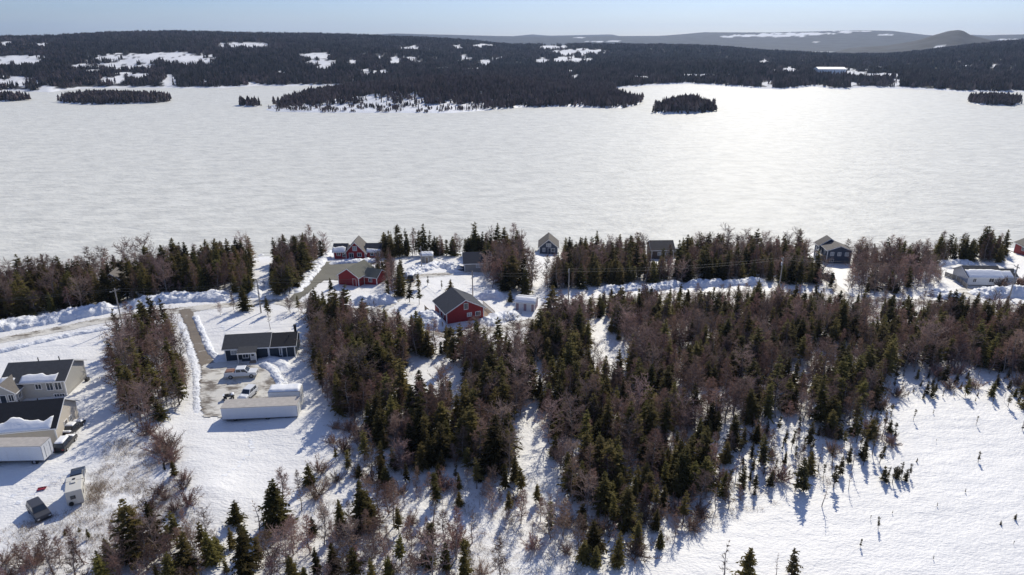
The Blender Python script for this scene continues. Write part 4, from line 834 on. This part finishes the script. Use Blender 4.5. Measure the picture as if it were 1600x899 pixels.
def region(key, phrase, poly, spacing, mix, hr, clump=0., nogo=True):
    REG[key] = phrase; w = np.array([ground(px, py)[:2] for px, py in poly]); x0, y0 = w.min(0); x1, y1 = w.max(0)
    n = int((x1-x0)*(y1-y0)/spacing**2*6); X = rng.uniform(x0, x1, n); Y = rng.uniform(y0, y1, n); Z = land(X, Y); px, py = project(X, Y, Z)
    ok = in_poly(px, py, poly) & (Z > .4)
    if nogo:
        for q in NOGO: ok &= ~in_poly(px, py, q)
    if clump: ok &= fbm(X/9., Y/9., 61, 3) > (clump-.5)*.8
    ks = list(mix); pr = np.array([mix[k] for k in ks], float); pr /= pr.sum()
    patch = .5*vnoise(X/11., Y/11., 83)+.5*vnoise(X/4., Y/4., 84)
    for i in np.nonzero(ok)[0]:
        x, y = X[i], Y[i]
        if not free(x, y, spacing*rng.uniform(.75, 1.15)): continue
        if np.min((road_w[:, 0]-x)**2+(road_w[:, 1]-y)**2) < 3.4**2: continue
        q = pr.copy()
        for j, k_ in enumerate(ks):
            if k_ == 'spruce': q[j] *= .45+2.3*patch[i]
            if k_ in ('larch', 'birch'): q[j] *= 2.1-1.7*patch[i]
        q /= q.sum(); k = ks[int(rng.choice(len(ks), p=q))]; h = rng.uniform(*hr)*rng.choice([1, 1, .6, .75, .88, 1.18])
        if k == 'shrub': h = rng.uniform(1.6, 3.2)
        if k == 'bog': h = min(h, 5)*rng.uniform(.6, 1.)
        take(x, y); TREES.append((k, x, y, float(h), key, None))
def single(kind, px, py, h, label):
    x, y, _ = ground(px, py); take(x, y); TREES.append((kind, x, y, h, None, label))
# hand placed ones first
for a in [
 ('spruce', 218, 868, 8.2, 'big dark spruce standing apart below the camper van'), ('spruce', 243, 856, 7.0, 'dark spruce leaning on the big spruce at lower left'), ('spruce', 317, 868, 5.2, 'young spruce among bare larches at lower left'),
 ('spruce', 438, 822, 7.6, 'tall dense spruce at the lower edge of the smooth field'), ('spruce', 425, 818, 5.6, 'spruce tucked left of the tall dense one below the smooth field'), ('spruce', 370, 818, 3.6, 'small spruce left of the leaning dead tree'), ('spruce', 362, 856, 3.2, 'little round spruce beside the dead tree'), ('spruce', 384, 866, 4.6, 'spruce just below the leaning dead tree'),
 ('snag', 407, 838, 6.0, 'thin leaning dead tree at the edge of the smooth field'), ('larch', 444, 800, 7.0, 'bare larch rising behind the tall dense spruce'), ('larch', 470, 772, 4.0, 'short reddish larch right of the tall dense spruce'), ('spruce', 485, 758, 3.6, 'slim young spruce on the bank right of the smooth field'),
 ('spruce', 382, 899, 7.5, 'spruce cut by the bottom edge below the smooth field'), ('larch', 424, 899, 7.2, 'broad bare larch cut by the bottom edge left of centre'), ('birch', 452, 890, 6.0, 'pinkish bare tree at the bottom edge left of centre'), ('spruce', 498, 897, 4.2, 'lone spruce at the bottom edge left of centre'),
 ('larch', 85, 905, 7.0, 'large bare larch at the bottom left corner'), ('larch', 52, 900, 5.0, 'leaning bare larch in the bottom left corner'), ('larch', 120, 902, 5.0, 'bushy bare larch right of the one in the bottom left corner'), ('larch', 268, 905, 6.5, 'bare larch below the big dark spruce at lower left'), ('larch', 300, 880, 5.5, 'bare larch between the two lower left spruces'), ('birch', 322, 842, 4.5, 'reddish bare tree at the upper edge of the lower left thicket'),
 ('spruce', 139, 842, 1.7, 'small spruce sapling below the camper van, rightmost of three'), ('spruce', 125, 835, 1.2, 'middle spruce sapling of three below the camper van'), ('spruce', 102, 836, 1.0, 'leftmost spruce sapling of three below the camper van'), ('spruce', 272, 742, 2.6, 'young spruce on the bank between the two left fields'),
 ('spruce', 745, 764, 5.2, 'isolated conical spruce on the snow at the lower middle'), ('spruce', 580, 818, 4.8, 'wide dark spruce among larches at lower middle left'), ('larch', 617, 822, 7.0, 'tall bare larch beside the wide dark spruce at lower middle'), ('bog', 678, 868, 5.2, 'flat topped spruce at the lower middle'), ('spruce', 817, 770, 4.8, 'spruce with yellowish side at the lower wood edge'), ('larch', 815, 818, 5.4, 'dense reddish larch right of the lower middle clearing'), ('snag', 678, 820, 6.2, 'spindly half dead spruce in the lower middle clearing'), ('snag', 738, 848, 5.0, 'crooked sapling in the lower middle clearing'), ('larch', 782, 908, 6.0, 'bare larch at the bottom edge right of the clearing'),
 ('spruce', 1025, 828, 3.4, 'low rounded spruce at the lower right wood edge'), ('spruce', 1166, 912, 5.6, 'bushy spruce at the bottom edge on the bog'), ('snag', 1128, 908, 6.2, 'scraggly spruce left of the bushy one at the bottom edge'), ('bog', 1236, 900, 4.2, 'windswept small spruce at the bottom edge on the bog'), ('snag', 1212, 900, 3.4, 'thin bare sapling left of the windswept bog spruce'),
 ('spruce', 1338, 692, 5.6, 'bushy spruce at the right tip of the central wood'), ('spruce', 1298, 676, 4.6, 'dark spruce left of the bushy one at the wood tip'), ('bog', 1255, 768, 5.6, 'tallest thin spruce alone on the bog below the wood'), ('bog', 1242, 768, 3.4, 'small spruce left of the tallest bog spruce'), ('bog', 1302, 762, 4.0, 'thin spruce right of the tallest bog spruce'), ('snag', 1325, 765, 3.2, 'leafless sapling right of the thin bog spruces'), ('snag', 1285, 792, 4.4, 'spindly crossed sapling low on the bog'),
 ('bog', 1374, 724, 3.4, 'club topped spruce left of the dark row on the bog'), ('bog', 1372, 826, 2.0, 'short lone spruce low on the open bog'), ('bog', 1360, 812, .8, 'tiny bush left of the short lone bog spruce'), ('bog', 1394, 803, .6, 'tiny bush right of the short lone bog spruce'),
 ('bog', 1427, 657, 2.2, 'small spruce on the open bog right of the wood'), ('bog', 1525, 664, 1.8, 'small spruce near the right edge of the open bog'), ('bog', 1528, 722, 1.9, 'lone thin spruce in the middle of the open bog'), ('bog', 1508, 770, .7, 'tiny bush below the lone thin bog spruce'), ('bog', 1586, 812, 1.0, 'tiny spruce near the right edge low on the bog'), ('bog', 1563, 820, .7, 'tiny low bush near the right edge of the bog'), ('bog', 1432, 722, .8, 'tiny bush right of the dark row on the bog'), ('bog', 1597, 672, 1.8, 'small spruce touching the right edge of the bog'),
 ('spruce', 418, 492, 4.8, 'spruce beside the pole left of the bungalow clearing'), ('snag', 422, 515, 5.0, 'slim sparse spruce behind the navy bungalow'), ('birch', 345, 492, 3.2, 'small bare tree at the top of the bungalow clearing'), ('spruce', 382, 485, 6.5, 'rounded spruce at the upper edge of the bungalow clearing'), ('larch', 365, 484, 4.5, 'bare tree left of the rounded spruce at the clearing edge'), ('shrub', 420, 530, 1.3, 'yellowish bush just behind the navy bungalow'),
 ('spruce', 640, 472, 6.0, 'pointed spruce left of the barn red house'), ('spruce', 655, 476, 5.2, 'spruce close to the plank fence'), ('spruce', 655, 452, 4.8, 'dark spruce above the lane to the grey house'), ('bog', 690, 452, 2.6, 'sapling behind the barn red house roof'), ('bog', 668, 446, 2.8, 'thin sapling above the barn red house'), ('spruce', 704, 456, 3.6, 'spruce tip rising behind the barn red roof'), ('spruce', 517, 452, 3.2, 'small dark spruce left of the red garage'), ('spruce', 623, 530, 7.0, 'tall pointed spruce left of the barn red house drive'), ('spruce', 797, 472, 3.2, 'small spruce left of the mauve shed'),
 ('larch', 1322, 405, 6.5, 'bare tree rising right of the slate blue two storey house'), ('spruce', 1340, 412, 6.0, 'pointed spruce right of the slate blue two storey house'), ('spruce', 1351, 412, 6.4, 'second pointed spruce right of the slate blue two storey house'),
 ('spruce', 846, 540, 8.5, 'tall dark spruce below the mauve shed'), ('spruce', 862, 548, 8.0, 'tall dark spruce right of the one below the mauve shed'), ('spruce', 745, 562, 9.0, 'tallest spruce before the barn red house'), ('spruce', 708, 566, 8.0, 'tall spruce left of the tallest one before the barn red house'), ('spruce', 722, 558, 8.0, 'spruce between the two tall ones before the barn red house'),
]: single(*a)
for k, (px, py, h) in enumerate([(1380, 752, 2.6), (1387, 748, 2.2), (1394, 755, 2.8), (1401, 750, 2.4), (1408, 746, 2.7), (1415, 752, 2.2), (1421, 744, 2.4), (1398, 745, 2.0)]):
    x, y, _ = ground(px, py); take(x, y); TREES.append(('bog', x, y, h, 'row', None))
REG['row'] = 'in the dark row on the open bog'
D = {'spruce': 1., 'larch': .8, 'birch': .35}
region('strip', 'in the narrow strip between the left fields', [(196, 512), (262, 505), (284, 555), (298, 615), (284, 650), (222, 668), (186, 655), (184, 590)], 2.1, {'spruce': .7, 'larch': .9, 'birch': .5}, (5.5, 8.5))
region('leftshore', 'in the wood along the left shore', [(-120, 545), (-40, 528), (0, 502), (60, 494), (130, 482), (190, 473), (260, 462), (350, 456), (392, 462), (394, 408), (300, 416), (200, 428), (100, 440), (0, 450), (-120, 462)], 1.75, {'spruce': 1.4, 'larch': .9, 'birch': .4}, (4.5, 9))
region('gapwood', 'in the wood left of the gabled red house', [(424, 466), (430, 412), (470, 402), (518, 398), (500, 416), (478, 440), (452, 462)], 1.9, {'spruce': 1.5, 'larch': .5, 'birch': .3}, (6, 9))
region('backshore', 'in the shore wood behind the small grey house', [(588, 404), (600, 398), (835, 398), (828, 410), (757, 405), (720, 400), (640, 401)], 1.6, {'spruce': 1.8, 'larch': .4, 'birch': .2}, (5, 9.5))
region('clump', 'in the wood right of the small grey house', [(757, 408), (815, 402), (838, 440), (826, 462), (795, 464), (762, 448), (752, 432)], 2.3, {'spruce': .8, 'larch': .9, 'birch': .8}, (6, 9))
region('garagewood', 'in the thicket right of the red garage', [(588, 420), (612, 418), (634, 440), (630, 462), (600, 470), (560, 466), (552, 452), (585, 448)], 2.0, {'spruce': .9, 'larch': .8, 'birch': .6}, (4, 7))
region('roadwood', 'in the brush below the red garage', [(440, 478), (470, 478), (520, 474), (545, 458), (560, 470), (548, 492), (480, 500), (450, 494)], 2.2, {'spruce': .4, 'larch': .8, 'birch': .9}, (3.5, 5.5))
region('shorecentre', 'in the shore wood around the brown cottage', [(872, 404), (1000, 400), (1250, 400), (1262, 425), (1290, 442), (1300, 452), (1180, 438), (940, 446), (860, 458), (846, 448), (880, 420)], 1.75, {'spruce': 1.4, 'larch': .8, 'birch': .5}, (5, 8.5))
region('shoreright', 'in the bare wood right of the slate house', [(1336, 404), (1440, 405), (1476, 445), (1440, 455), (1380, 462), (1312, 460), (1330, 448)], 2.2, {'spruce': .5, 'larch': 1., 'birch': 1.1}, (5, 8))
region('shorefar', 'in the shore wood behind the white bungalow', [(1456, 404), (1600, 394), (1680, 390), (1680, 420), (1590, 416), (1470, 411)], 1.8, {'spruce': 1.5, 'larch': .5, 'birch': .3}, (5, 9))
region('hedge', 'in the hedge before the white bungalow', [(1552, 443), (1610, 440), (1680, 440), (1680, 452), (1560, 452)], 1.5, {'shrub': 1., 'birch': .15}, (2, 3))
MAIN = [(484, 486), (520, 492), (560, 512), (620, 520), (690, 546), (760, 550), (836, 536), (862, 500), (960, 494), (1200, 494), (1450, 502), (1600, 512), (1700, 516), (1700, 588), (1560, 586), (1480, 578), (1385, 586), (1362, 640), (1330, 672), (1270, 660), (1150, 664), (1096, 690), (1112, 756), (1060, 782), (975, 824), (905, 806), (880, 770), (800, 740), (720, 735), (660, 735), (600, 700), (566, 662), (512, 640), (496, 600), (486, 530)]
region('main_left', 'in the big wood right of the navy bungalow', [p for p in MAIN if p[0] < 880]+[], 1.65, D, (4.5, 8.6), clump=.1)
region('main_right', 'in the big wood between the central road and the bog', [(862, 500)]+[p for p in MAIN if p[0] > 900 and p[1] < 770]+[(1060, 782), (975, 824), (905, 806), (880, 770), (830, 600)], 1.65, {'spruce': 1.1, 'larch': .85, 'birch': .45}, (4.3, 7.8), clump=.1)
region('roadside', 'in the young growth along the central road', [(862, 480), (960, 474), (1200, 468), (1460, 484), (1600, 491), (1700, 495), (1700, 516), (1450, 504), (1200, 496), (960, 496), (862, 502)], 1.6, D, (3.2, 5.2))
region('fringe_low', 'in the loose fringe below the big wood', [(560, 668), (610, 705), (720, 745), (800, 748), (905, 812), (975, 832), (1110, 765), (1150, 790), (1040, 850), (980, 899), (860, 880), (760, 800), (600, 790), (540, 740)], 1.95, {'spruce': .8, 'larch': 1., 'birch': .6, 'snag': .5, 'shrub': 1., 'bog': .4}, (2.5, 6.2))
region('low_left', 'in the thicket at the bottom left of centre', [(540, 800), (600, 800), (720, 850), (760, 905), (560, 930), (500, 900), (520, 850)], 1.75, {'spruce': .7, 'larch': 1.4, 'birch': .4, 'shrub': .4}, (4, 7))
region('corner', 'in the thicket at the lower left', [(170, 850), (260, 850), (350, 838), (355, 870), (300, 930), (150, 930)], 1.6, {'spruce': .9, 'larch': 1.3, 'birch': .6, 'shrub': .6}, (3.5, 6))
region('bog_edge', 'standing between wood and open bog', [(1115, 690), (1200, 672), (1330, 684), (1362, 645), (1385, 610), (1400, 700), (1330, 740), (1220, 760), (1150, 800), (1110, 780)], 1.8, {'bog': 1.8, 'spruce': .2, 'snag': .5, 'shrub': .4, 'larch': .15}, (2.5, 5.2))
region('bog_top', 'scattered along the top of the bog', [(1380, 588), (1480, 584), (1600, 592), (1680, 592), (1680, 625), (1600, 640), (1480, 622), (1390, 630)], 2.0, {'bog': 1.3, 'spruce': .3, 'snag': .3, 'shrub': .3}, (1.6, 4.2))
region('bog_open', 'far out on the open bog', [(1400, 640), (1590, 650), (1590, 890), (1280, 890), (1300, 790), (1400, 770)], 9, {'bog': 1., 'snag': .3}, (.5, 1.6))
region('bank', 'on the bank between the left fields', [(225, 672), (262, 690), (285, 740), (300, 800), (230, 800), (262, 750), (240, 700)], 2.0, {'shrub': 1.3, 'bog': .15}, (1, 2))
region('fieldedge', 'on the brushy edge right of the smooth field', [(525, 668), (556, 668), (560, 720), (520, 760), (470, 800), (455, 790), (505, 730)], 2.4, {'shrub': .8, 'larch': .4, 'spruce': .4, 'snag': .3}, (2, 4.5))
region('corner_left', 'in the thicket of the bottom left corner', [(0, 880), (60, 870), (130, 878), (160, 930), (0, 940)], 1.8, {'larch': 1.2, 'shrub': .7, 'birch': .5}, (3, 5.5))
region('bottom_mid', 'by the lower edge left of centre', [(360, 850), (470, 840), (520, 800), (540, 830), (520, 930), (340, 930)], 2.1, {'spruce': 1., 'larch': 1., 'shrub': .6, 'birch': .4}, (2.5, 6))
region('offscreen', 'in the wood beyond the left edge', [(-420, 560), (-130, 545), (-130, 470), (-420, 480)], 4, D, (5, 8))
# ------------------------------------------------------------------ trees: objects
NOUN = {'spruce': ('spruce_tree', 'spruce', 'tree'), 'bog': ('bog_spruce', 'thin bog spruce', 'tree'), 'larch': ('bare_larch_tree', 'bare brown larch', 'tree'), 'birch': ('bare_birch_tree', 'bare pinkish tree', 'tree'), 'shrub': ('bare_shrub', 'bare twiggy shrub', 'shrub'), 'snag': ('dead_tree', 'thin half dead tree', 'tree')}
LANDMARK = [(505, 520, 'right behind the navy bungalow'), (515, 600, 'beside the storage trailers'), (600, 560, 'left of its first clearing'), (680, 640, 'below its first clearing'), (640, 690, 'above the lower fringe'), (750, 580, 'before the barn red house'), (800, 660, 'at its middle'), (860, 540, 'below the mauve shed'), (900, 640, 'below the central snowy gap'), (930, 760, 'at its lower tip'), (1010, 540, 'right of the central snowy gap'), (1030, 640, 'above the lower tip'), (1070, 740, 'at its lower right tip'), (1130, 520, 'below the crossarm pole'), (1180, 600, 'above the sparse bog spruces'), (1270, 520, 'below the slate blue house'), (1310, 630, 'at its tip on the bog'), (1390, 530, 'above the top of the bog'), (1500, 545, 'below the white bungalow'), (1590, 555, 'at the right edge')]
SUBPHRASE = {
 'leftshore': [(20, 475, 'by the shore at the left edge'), (90, 465, 'by the shore left of the taupe cottage'), (175, 470, 'by the shore before the taupe cottage'), (240, 445, 'by the shore right of the taupe cottage'), (300, 438, 'by the shore above the lane mouth'), (370, 435, 'by the shore left of the wire pole')],
 'strip': [(230, 520, 'at the far end of the left strip'), (240, 565, 'in the upper half of the left strip'), (240, 610, 'in the lower half of the left strip'), (240, 655, 'at the near end of the left strip')],
 'shorecentre': [(890, 420, 'by the shore right of the blue cottage'), (960, 415, 'by the shore left of the brown cottage'), (1030, 435, 'by the shore before the brown cottage'), (1100, 415, 'by the shore right of the brown cottage'), (1170, 415, 'by the shore above the crossarm pole'), (1250, 425, 'by the shore left of the slate house')],
 'shoreright': [(1345, 430, 'close right of the slate house'), (1390, 415, 'in the bare shore wood near the lake'), (1390, 450, 'in the bare shore wood near the road'), (1450, 440, 'in the bare wood left of the white bungalow')],
 'roadside': [(880, 488, 'by the road below the pale pole'), (1000, 484, 'by the road before the snow banks'), (1120, 482, 'by the road left of the crossarm pole'), (1220, 482, 'by the road below the crossarm pole'), (1330, 488, 'by the road below the slate house'), (1440, 492, 'by the road left of the white drive'), (1560, 498, 'by the road below the white bungalow')],
 'fringe_low': [(590, 720, 'in the fringe right of the smooth field'), (660, 760, 'in the fringe left of the isolated spruce'), (760, 775, 'in the fringe near the isolated spruce'), (870, 830, 'in the fringe below the wood'), (960, 860, 'in the fringe near the bottom edge'), (1080, 800, 'in the fringe beside the bog')],
 'bog_edge': [(1140, 740, 'at the left end of the bog edge'), (1200, 715, 'at the left middle of the bog edge'), (1270, 715, 'at the middle of the bog edge'), (1340, 710, 'below the wood tip on the bog'), (1380, 650, 'right of the wood tip on the bog')],
 'bog_top': [(1410, 608, 'at the left end of the bog top'), (1480, 605, 'at the middle of the bog top'), (1560, 615, 'at the right end of the bog top')]}
def put_tree(kind, x, y, h, key, label):
    nm, noun, cat = NOUN[kind]; vi = int(rng.integers(len(VAR[kind]))); t, c, h0 = VAR[kind][vi]; s = h/h0; w = s*rng.uniform(.95, 1.35)
    o = bpy.data.objects.new(nm, None); COL.objects.link(o); o.location = (x, y, float(land(x, y))-.05); o.scale = (w, w, s); o.rotation_euler = (rng.normal(0, .035), rng.normal(0, .035), rng.uniform(0, 6.28)); o.empty_display_size = .3
    if label: tag(o, label, cat)
    else:
        size = 'tall' if h > 7 else 'small' if h < 4 else 'mid height'; size += ' broad' if w/s > 1.22 else ' slim' if w/s < 1.06 else ''
        ph = REG[key]
        if key in SUBPHRASE:
            a = project(x, y, float(land(x, y))); ph = min(SUBPHRASE[key], key=lambda q: (q[0]-a[0])**2+(1.6*(q[1]-a[1]))**2)[2]
        if key.startswith('main'):
            a = project(x, y, float(land(x, y))); ph = 'in the big wood ' + min(LANDMARK, key=lambda q: (q[0]-a[0])**2+(1.6*(q[1]-a[1]))**2)[2]
        tag(o, f'{size} {noun} {ph}', cat, f'{size} {noun} {ph}')
    a = link('trunk', t, None, o); b = link('crown', c, None, o)
    return o
def scatter(name, label, cat, pts, variants):
    """one stuff object: real trees instanced on points; variants = list of lists of meshes"""
    me = bpy.data.meshes.new(name); P_ = np.array([p[:3] for p in pts], np.float32); me.vertices.add(len(P_)); me.vertices.foreach_set('co', P_.ravel())
    for an, ty, arr in (('sc', 'FLOAT_VECTOR', np.array([p[3] for p in pts], np.float32)), ('rz', 'FLOAT', np.array([p[4] for p in pts], np.float32)), ('vi', 'INT', np.array([p[5] for p in pts], np.int32))):
        a = me.attributes.new(an, ty, 'POINT'); a.data.foreach_set('vector' if ty == 'FLOAT_VECTOR' else 'value', arr.ravel())
    o = bpy.data.objects.new(name, me); COL.objects.link(o); tag(o, label, cat, None, 'stuff')
    ng = bpy.data.node_groups.new(name, 'GeometryNodeTree'); ng.interface.new_socket('Geometry', in_out='INPUT', socket_type='NodeSocketGeometry'); ng.interface.new_socket('Geometry', in_out='OUTPUT', socket_type='NodeSocketGeometry')
    n, l = ng.nodes, ng.links; gi = n.new('NodeGroupInput'); go = n.new('NodeGroupOutput'); iop = n.new('GeometryNodeInstanceOnPoints'); J = n.new('GeometryNodeJoinGeometry')
    for vs_ in variants:
        jj = n.new('GeometryNodeJoinGeometry')
        for mm in vs_:
            ob = bpy.data.objects.get('leafsource_'+mm.name) or bpy.data.objects.new('leafsource_'+mm.name, mm)
            oi = n.new('GeometryNodeObjectInfo'); oi.inputs['Object'].default_value = ob; l.new(oi.outputs['Geometry'], jj.inputs[0])
        ti = n.new('GeometryNodeGeometryToInstance'); l.new(jj.outputs[0], ti.inputs[0]); l.new(ti.outputs[0], J.inputs[0])
    def na_(nm, ty):
        q = n.new('GeometryNodeInputNamedAttribute'); q.data_type = ty; q.inputs['Name'].default_value = nm; return q.outputs['Attribute']
    cx = n.new('ShaderNodeCombineXYZ'); l.new(na_('rz', 'FLOAT'), cx.inputs['Z']); er = n.new('FunctionNodeEulerToRotation'); l.new(cx.outputs[0], er.inputs[0])
    l.new(gi.outputs[0], iop.inputs['Points']); l.new(J.outputs[0], iop.inputs['Instance']); iop.inputs['Pick Instance'].default_value = True
    l.new(na_('vi', 'INT'), iop.inputs['Instance Index']); l.new(er.outputs[0], iop.inputs['Rotation']); l.new(na_('sc', 'FLOAT_VECTOR'), iop.inputs['Scale']); l.new(iop.outputs[0], go.inputs[0])
    md = o.modifiers.new('scatter', 'NODES'); md.node_group = ng
    return o
by = {}
for t in TREES: by.setdefault(t[0], []).append(t)
STUFF = {'spruce': ('spruce_wood', 'mass of dark spruces filling the woods farther back'), 'larch': ('larch_wood', 'mass of bare brown larches filling the woods farther back'), 'birch': ('birch_wood', 'mass of bare pinkish trees filling the woods farther back'), 'shrub': ('brush', 'low bare brush'), 'bog': ('bog_scrub', 'scattered thin bog spruces'), 'snag': ('dead_wood', 'scattered dead trees')}
for kind, lst in by.items():
    def shown(t):
        z = float(land(t[1], t[2])); a = project(t[1], t[2], z); b = project(t[1], t[2], z+t[3]); vis = -40 < a[0] < 1640 and b[1] < 899
        return -1e6-(0 if t[5] is None else 1e7) if t[5] is not None else (-(a[1]-b[1])+(0 if vis else 1000))
    lst.sort(key=shown); near, rest = lst[:300], lst[300:]
    for t in near: put_tree(*t)
    if rest:
        pts = []
        for k_, x, y, h, _, _ in rest:
            vi = int(rng.integers(len(VAR[kind]))); s = h/VAR[kind][vi][2]; w = s*rng.uniform(.95, 1.35); pts.append((x, y, float(land(x, y))-.05, (w, w, s), rng.uniform(0, 6.28), vi))
        scatter(STUFF[kind][0], STUFF[kind][1], 'trees', pts, [[t_, c_] for t_, c_, _ in VAR[kind]])
print('TREES', {k: len(v) for k, v in by.items()})
# dead grass and twigs poking through the snow
def tuft(seed):
    rg = np.random.default_rng(seed); C = []
    for k in range(26):
        a = rg.uniform(0, 6.28); b = np.array([rg.normal(0, .35), rg.normal(0, .35), -.05]); d = np.array([rg.normal(0, .4), rg.normal(0, .4), 1.]); d /= np.linalg.norm(d); sv = np.cross(d, [1, .3, 0]); sv /= np.linalg.norm(sv); L = rg.uniform(.3, .9); C.append([b-sv*.013, b+sv*.013, b+d*L])
        C.append([b+d*L*.5-sv*.01, b+d*L*.5+sv*.01, b+d*L*.6+rg.normal(0, .2, 3)])
    return tri_mesh('grass_tuft', C, 'dead_grass')
tufts = [[tuft(700+k)] for k in range(3)]; pts = []
for poly, n in [([(170, 690), (225, 680), (270, 720), (285, 800), (350, 830), (180, 850), (60, 899), (0, 899), (0, 830), (90, 800), (150, 790), (140, 740)], 700), ([(450, 800), (560, 680), (700, 750), (900, 820), (1000, 840), (1130, 780), (1160, 700), (1340, 700), (1300, 760), (1100, 830), (960, 899), (380, 899)], 700), ([(90, 750), (110, 750), (100, 780), (85, 790)], 60), ([(135, 760), (165, 750), (160, 790), (138, 792)], 90), ([(484, 486), (860, 500), (1380, 500), (1380, 590), (1330, 680), (1100, 690), (900, 800), (600, 700), (500, 640)], 900)]:
    w = np.array([ground(*q)[:2] for q in poly]); x0, y0 = w.min(0); x1, y1 = w.max(0); X = rng.uniform(x0, x1, n*3); Y = rng.uniform(y0, y1, n*3); Z = land(X, Y); px, py = project(X, Y, Z)
    ok = in_poly(px, py, poly) & (fbm(X/5, Y/5, 91, 3) > -.1); idx = np.nonzero(ok)[0][:n]
    for i in idx: s = rng.uniform(.5, 1.1); pts.append((X[i], Y[i], Z[i], (s*1.3, s*1.3, s*.8), rng.uniform(0, 6.28), int(rng.integers(3))))
scatter('dead_grass', 'dead grass and twigs poking through the snow', 'grass', pts, tufts)

# ------------------------------------------------------------------ far forest
def far_clump(seed, m, n=6, bare=False):
    rg = np.random.default_rng(seed); C = []
    for k in range(n):
        x, y = rg.normal(0, 3.2, 2); h = rg.uniform(5, 10); r = h*(rg.uniform(.14, .22) if not bare else rg.uniform(.2, .3)); z0 = -.5 if not bare else h*.1; a0 = rg.uniform(0, 6); ns = 6
        tiers = 3
        for t in range(tiers):
            zb = z0+(h-z0)*t/tiers*.9; zt = z0+(h-z0)*min(1, (t+1.5)/tiers) if not bare else min(h, zb+h*.5); rr = r*(1-t/tiers*.75) if not bare else r*(.7, 1, .6)[t]
            for q in range(ns):
                a = a0+6.283*q/ns+rg.normal(0, .25); b = a+1.05*rg.uniform(.7, 1.2); r1_ = rr*rg.uniform(.6, 1.3); r2_ = rr*rg.uniform(.6, 1.3)
                C.append([np.array([x+r1_*math.cos(a), y+r1_*math.sin(a), zb+rg.uniform(-.4, .4)]), np.array([x+r2_*math.cos(b), y+r2_*math.sin(b), zb+rg.uniform(-.4, .4)]), np.array([x+rg.normal(0, .15), y+rg.normal(0, .15), zt])])
    return tri_mesh('far_clump', C, m)
clumps = [[far_clump(800+k, 'far_needles')] for k in range(4)]+[[far_clump(820+k, 'far_twigs', 5, True)] for k in range(2)]
pts = []
for d0, d1, sp in [(880, 1150, 6.5), (1150, 1500, 8.5), (1500, 2100, 12), (2100, 2850, 16)]:
    half = R_(43); area = half*(d1*d1-d0*d0); n = int(area/sp**2*1.15)
    d = np.sqrt(rng.uniform(d0*d0, d1*d1, n)); a = rng.uniform(-half, half, n); X = d*np.sin(a); Y = d*np.cos(a); Z = far(X, Y); px, py = project(X, Y, Z)
    # a tree must leave the clearing itself open and not stand right before it
    cm = np.maximum(clear_mask(px, py, CLEAR), clear_mask(px, py-np.clip(2200/d, 0, 3), CLEAR)*.6)
    ok = (Z > 1.4) & (cm < rng.uniform(.05, .9, n)*.6+.02)
    bare = smooth((vnoise(X/160, Y/160, 14)-.3)*2.2)
    for i in np.nonzero(ok)[0]:
        s = rng.uniform(.75, 1.2)*(1 if d[i] < 1800 else 1.25); pts.append((X[i], Y[i], Z[i], (s, s, s*(1 if d[i] < 1800 else .85)), rng.uniform(0, 6.28), int(rng.integers(4)) if rng.random() > bare[i]*.85 else 4+int(rng.integers(2))))
print('FAR', len(pts))
scatter('far_forest', 'dark wood covering the far shore hills', 'forest', pts, clumps)
thin = [[far_clump(840+k, 'far_needles', 3)] for k in range(3)]+[[far_clump(860+k, 'far_twigs', 4, True)] for k in range(2)]
LBL = {'peninsula': 'wood covering the peninsula', 'round': 'dense spruces on the small round island', 'long': 'spruces on the long low island', 'flat': 'spruces on the small flat island at the right', 'edge': 'spruces on the narrow islet at the left edge', 'tip': 'few spruces on the tiny islet off the peninsula tip'}
for (X, Y, Z, sd, poly), key in ISLES:
    a = np.array(poly); x0, y0 = a.min(0); x1, y1 = a.max(0); sp = 5.2 if key == 'peninsula' else 3.6; n = int((x1-x0)*(y1-y0)/sp**2*1.2)
    xx = rng.uniform(x0, x1, n); yy = rng.uniform(y0, y1, n); gx = X[0]; gy = Y[:, 0]; ii = np.clip(np.searchsorted(gx, xx)-1, 0, len(gx)-2); jj = np.clip(np.searchsorted(gy, yy)-1, 0, len(gy)-2)
    zz = Z[jj, ii]; ss = sd[jj, ii]; ok = ss > 1.5
    px, py = project(xx, yy, zz)
    if key == 'peninsula':
        op = np.maximum(clear_mask(px, py, [(600, 160, 105, 16), (690, 168, 95, 10), (530, 168, 60, 7)], .9)*.965, 0); ok &= rng.random(n) > op
    pts = []
    for i in np.nonzero(ok)[0]:
        s = rng.uniform(.55, 1.0)*(1 if key == 'round' or py[i] < 164 or px[i] > 760 else .5 if key == 'peninsula' else .8); pts.append((xx[i], yy[i], zz[i], (s, s, s), rng.uniform(0, 6.28), int(rng.integers(3)) if rng.random() > .3 else 3+int(rng.integers(2))))
    print('ISLE', key, len(pts)); scatter('island_wood', LBL[key], 'forest', pts, thin)

# ------------------------------------------------------------------ air
hz = MB().box(-14500, 14500, -1200, 12600, -8, 300).build('haze', 'glass'); hz.data.materials.clear()
hm = bpy.data.materials.new('haze_air'); hm.use_nodes = True; n, l = hm.node_tree.nodes, hm.node_tree.links; n.remove(n['Principled BSDF'])
pv = n.new('ShaderNodeVolumePrincipled'); pv.inputs['Color'].default_value = (.5, .68, 1, 1); pv.inputs['Density'].default_value = 4.8e-5; pv.inputs['Anisotropy'].default_value = .3
l.new(pv.outputs[0], n['Material Output'].inputs['Volume']); hz.data.materials.append(hm); tag(hz, 'pale winter haze over lake and hills', 'haze', None, 'stuff')
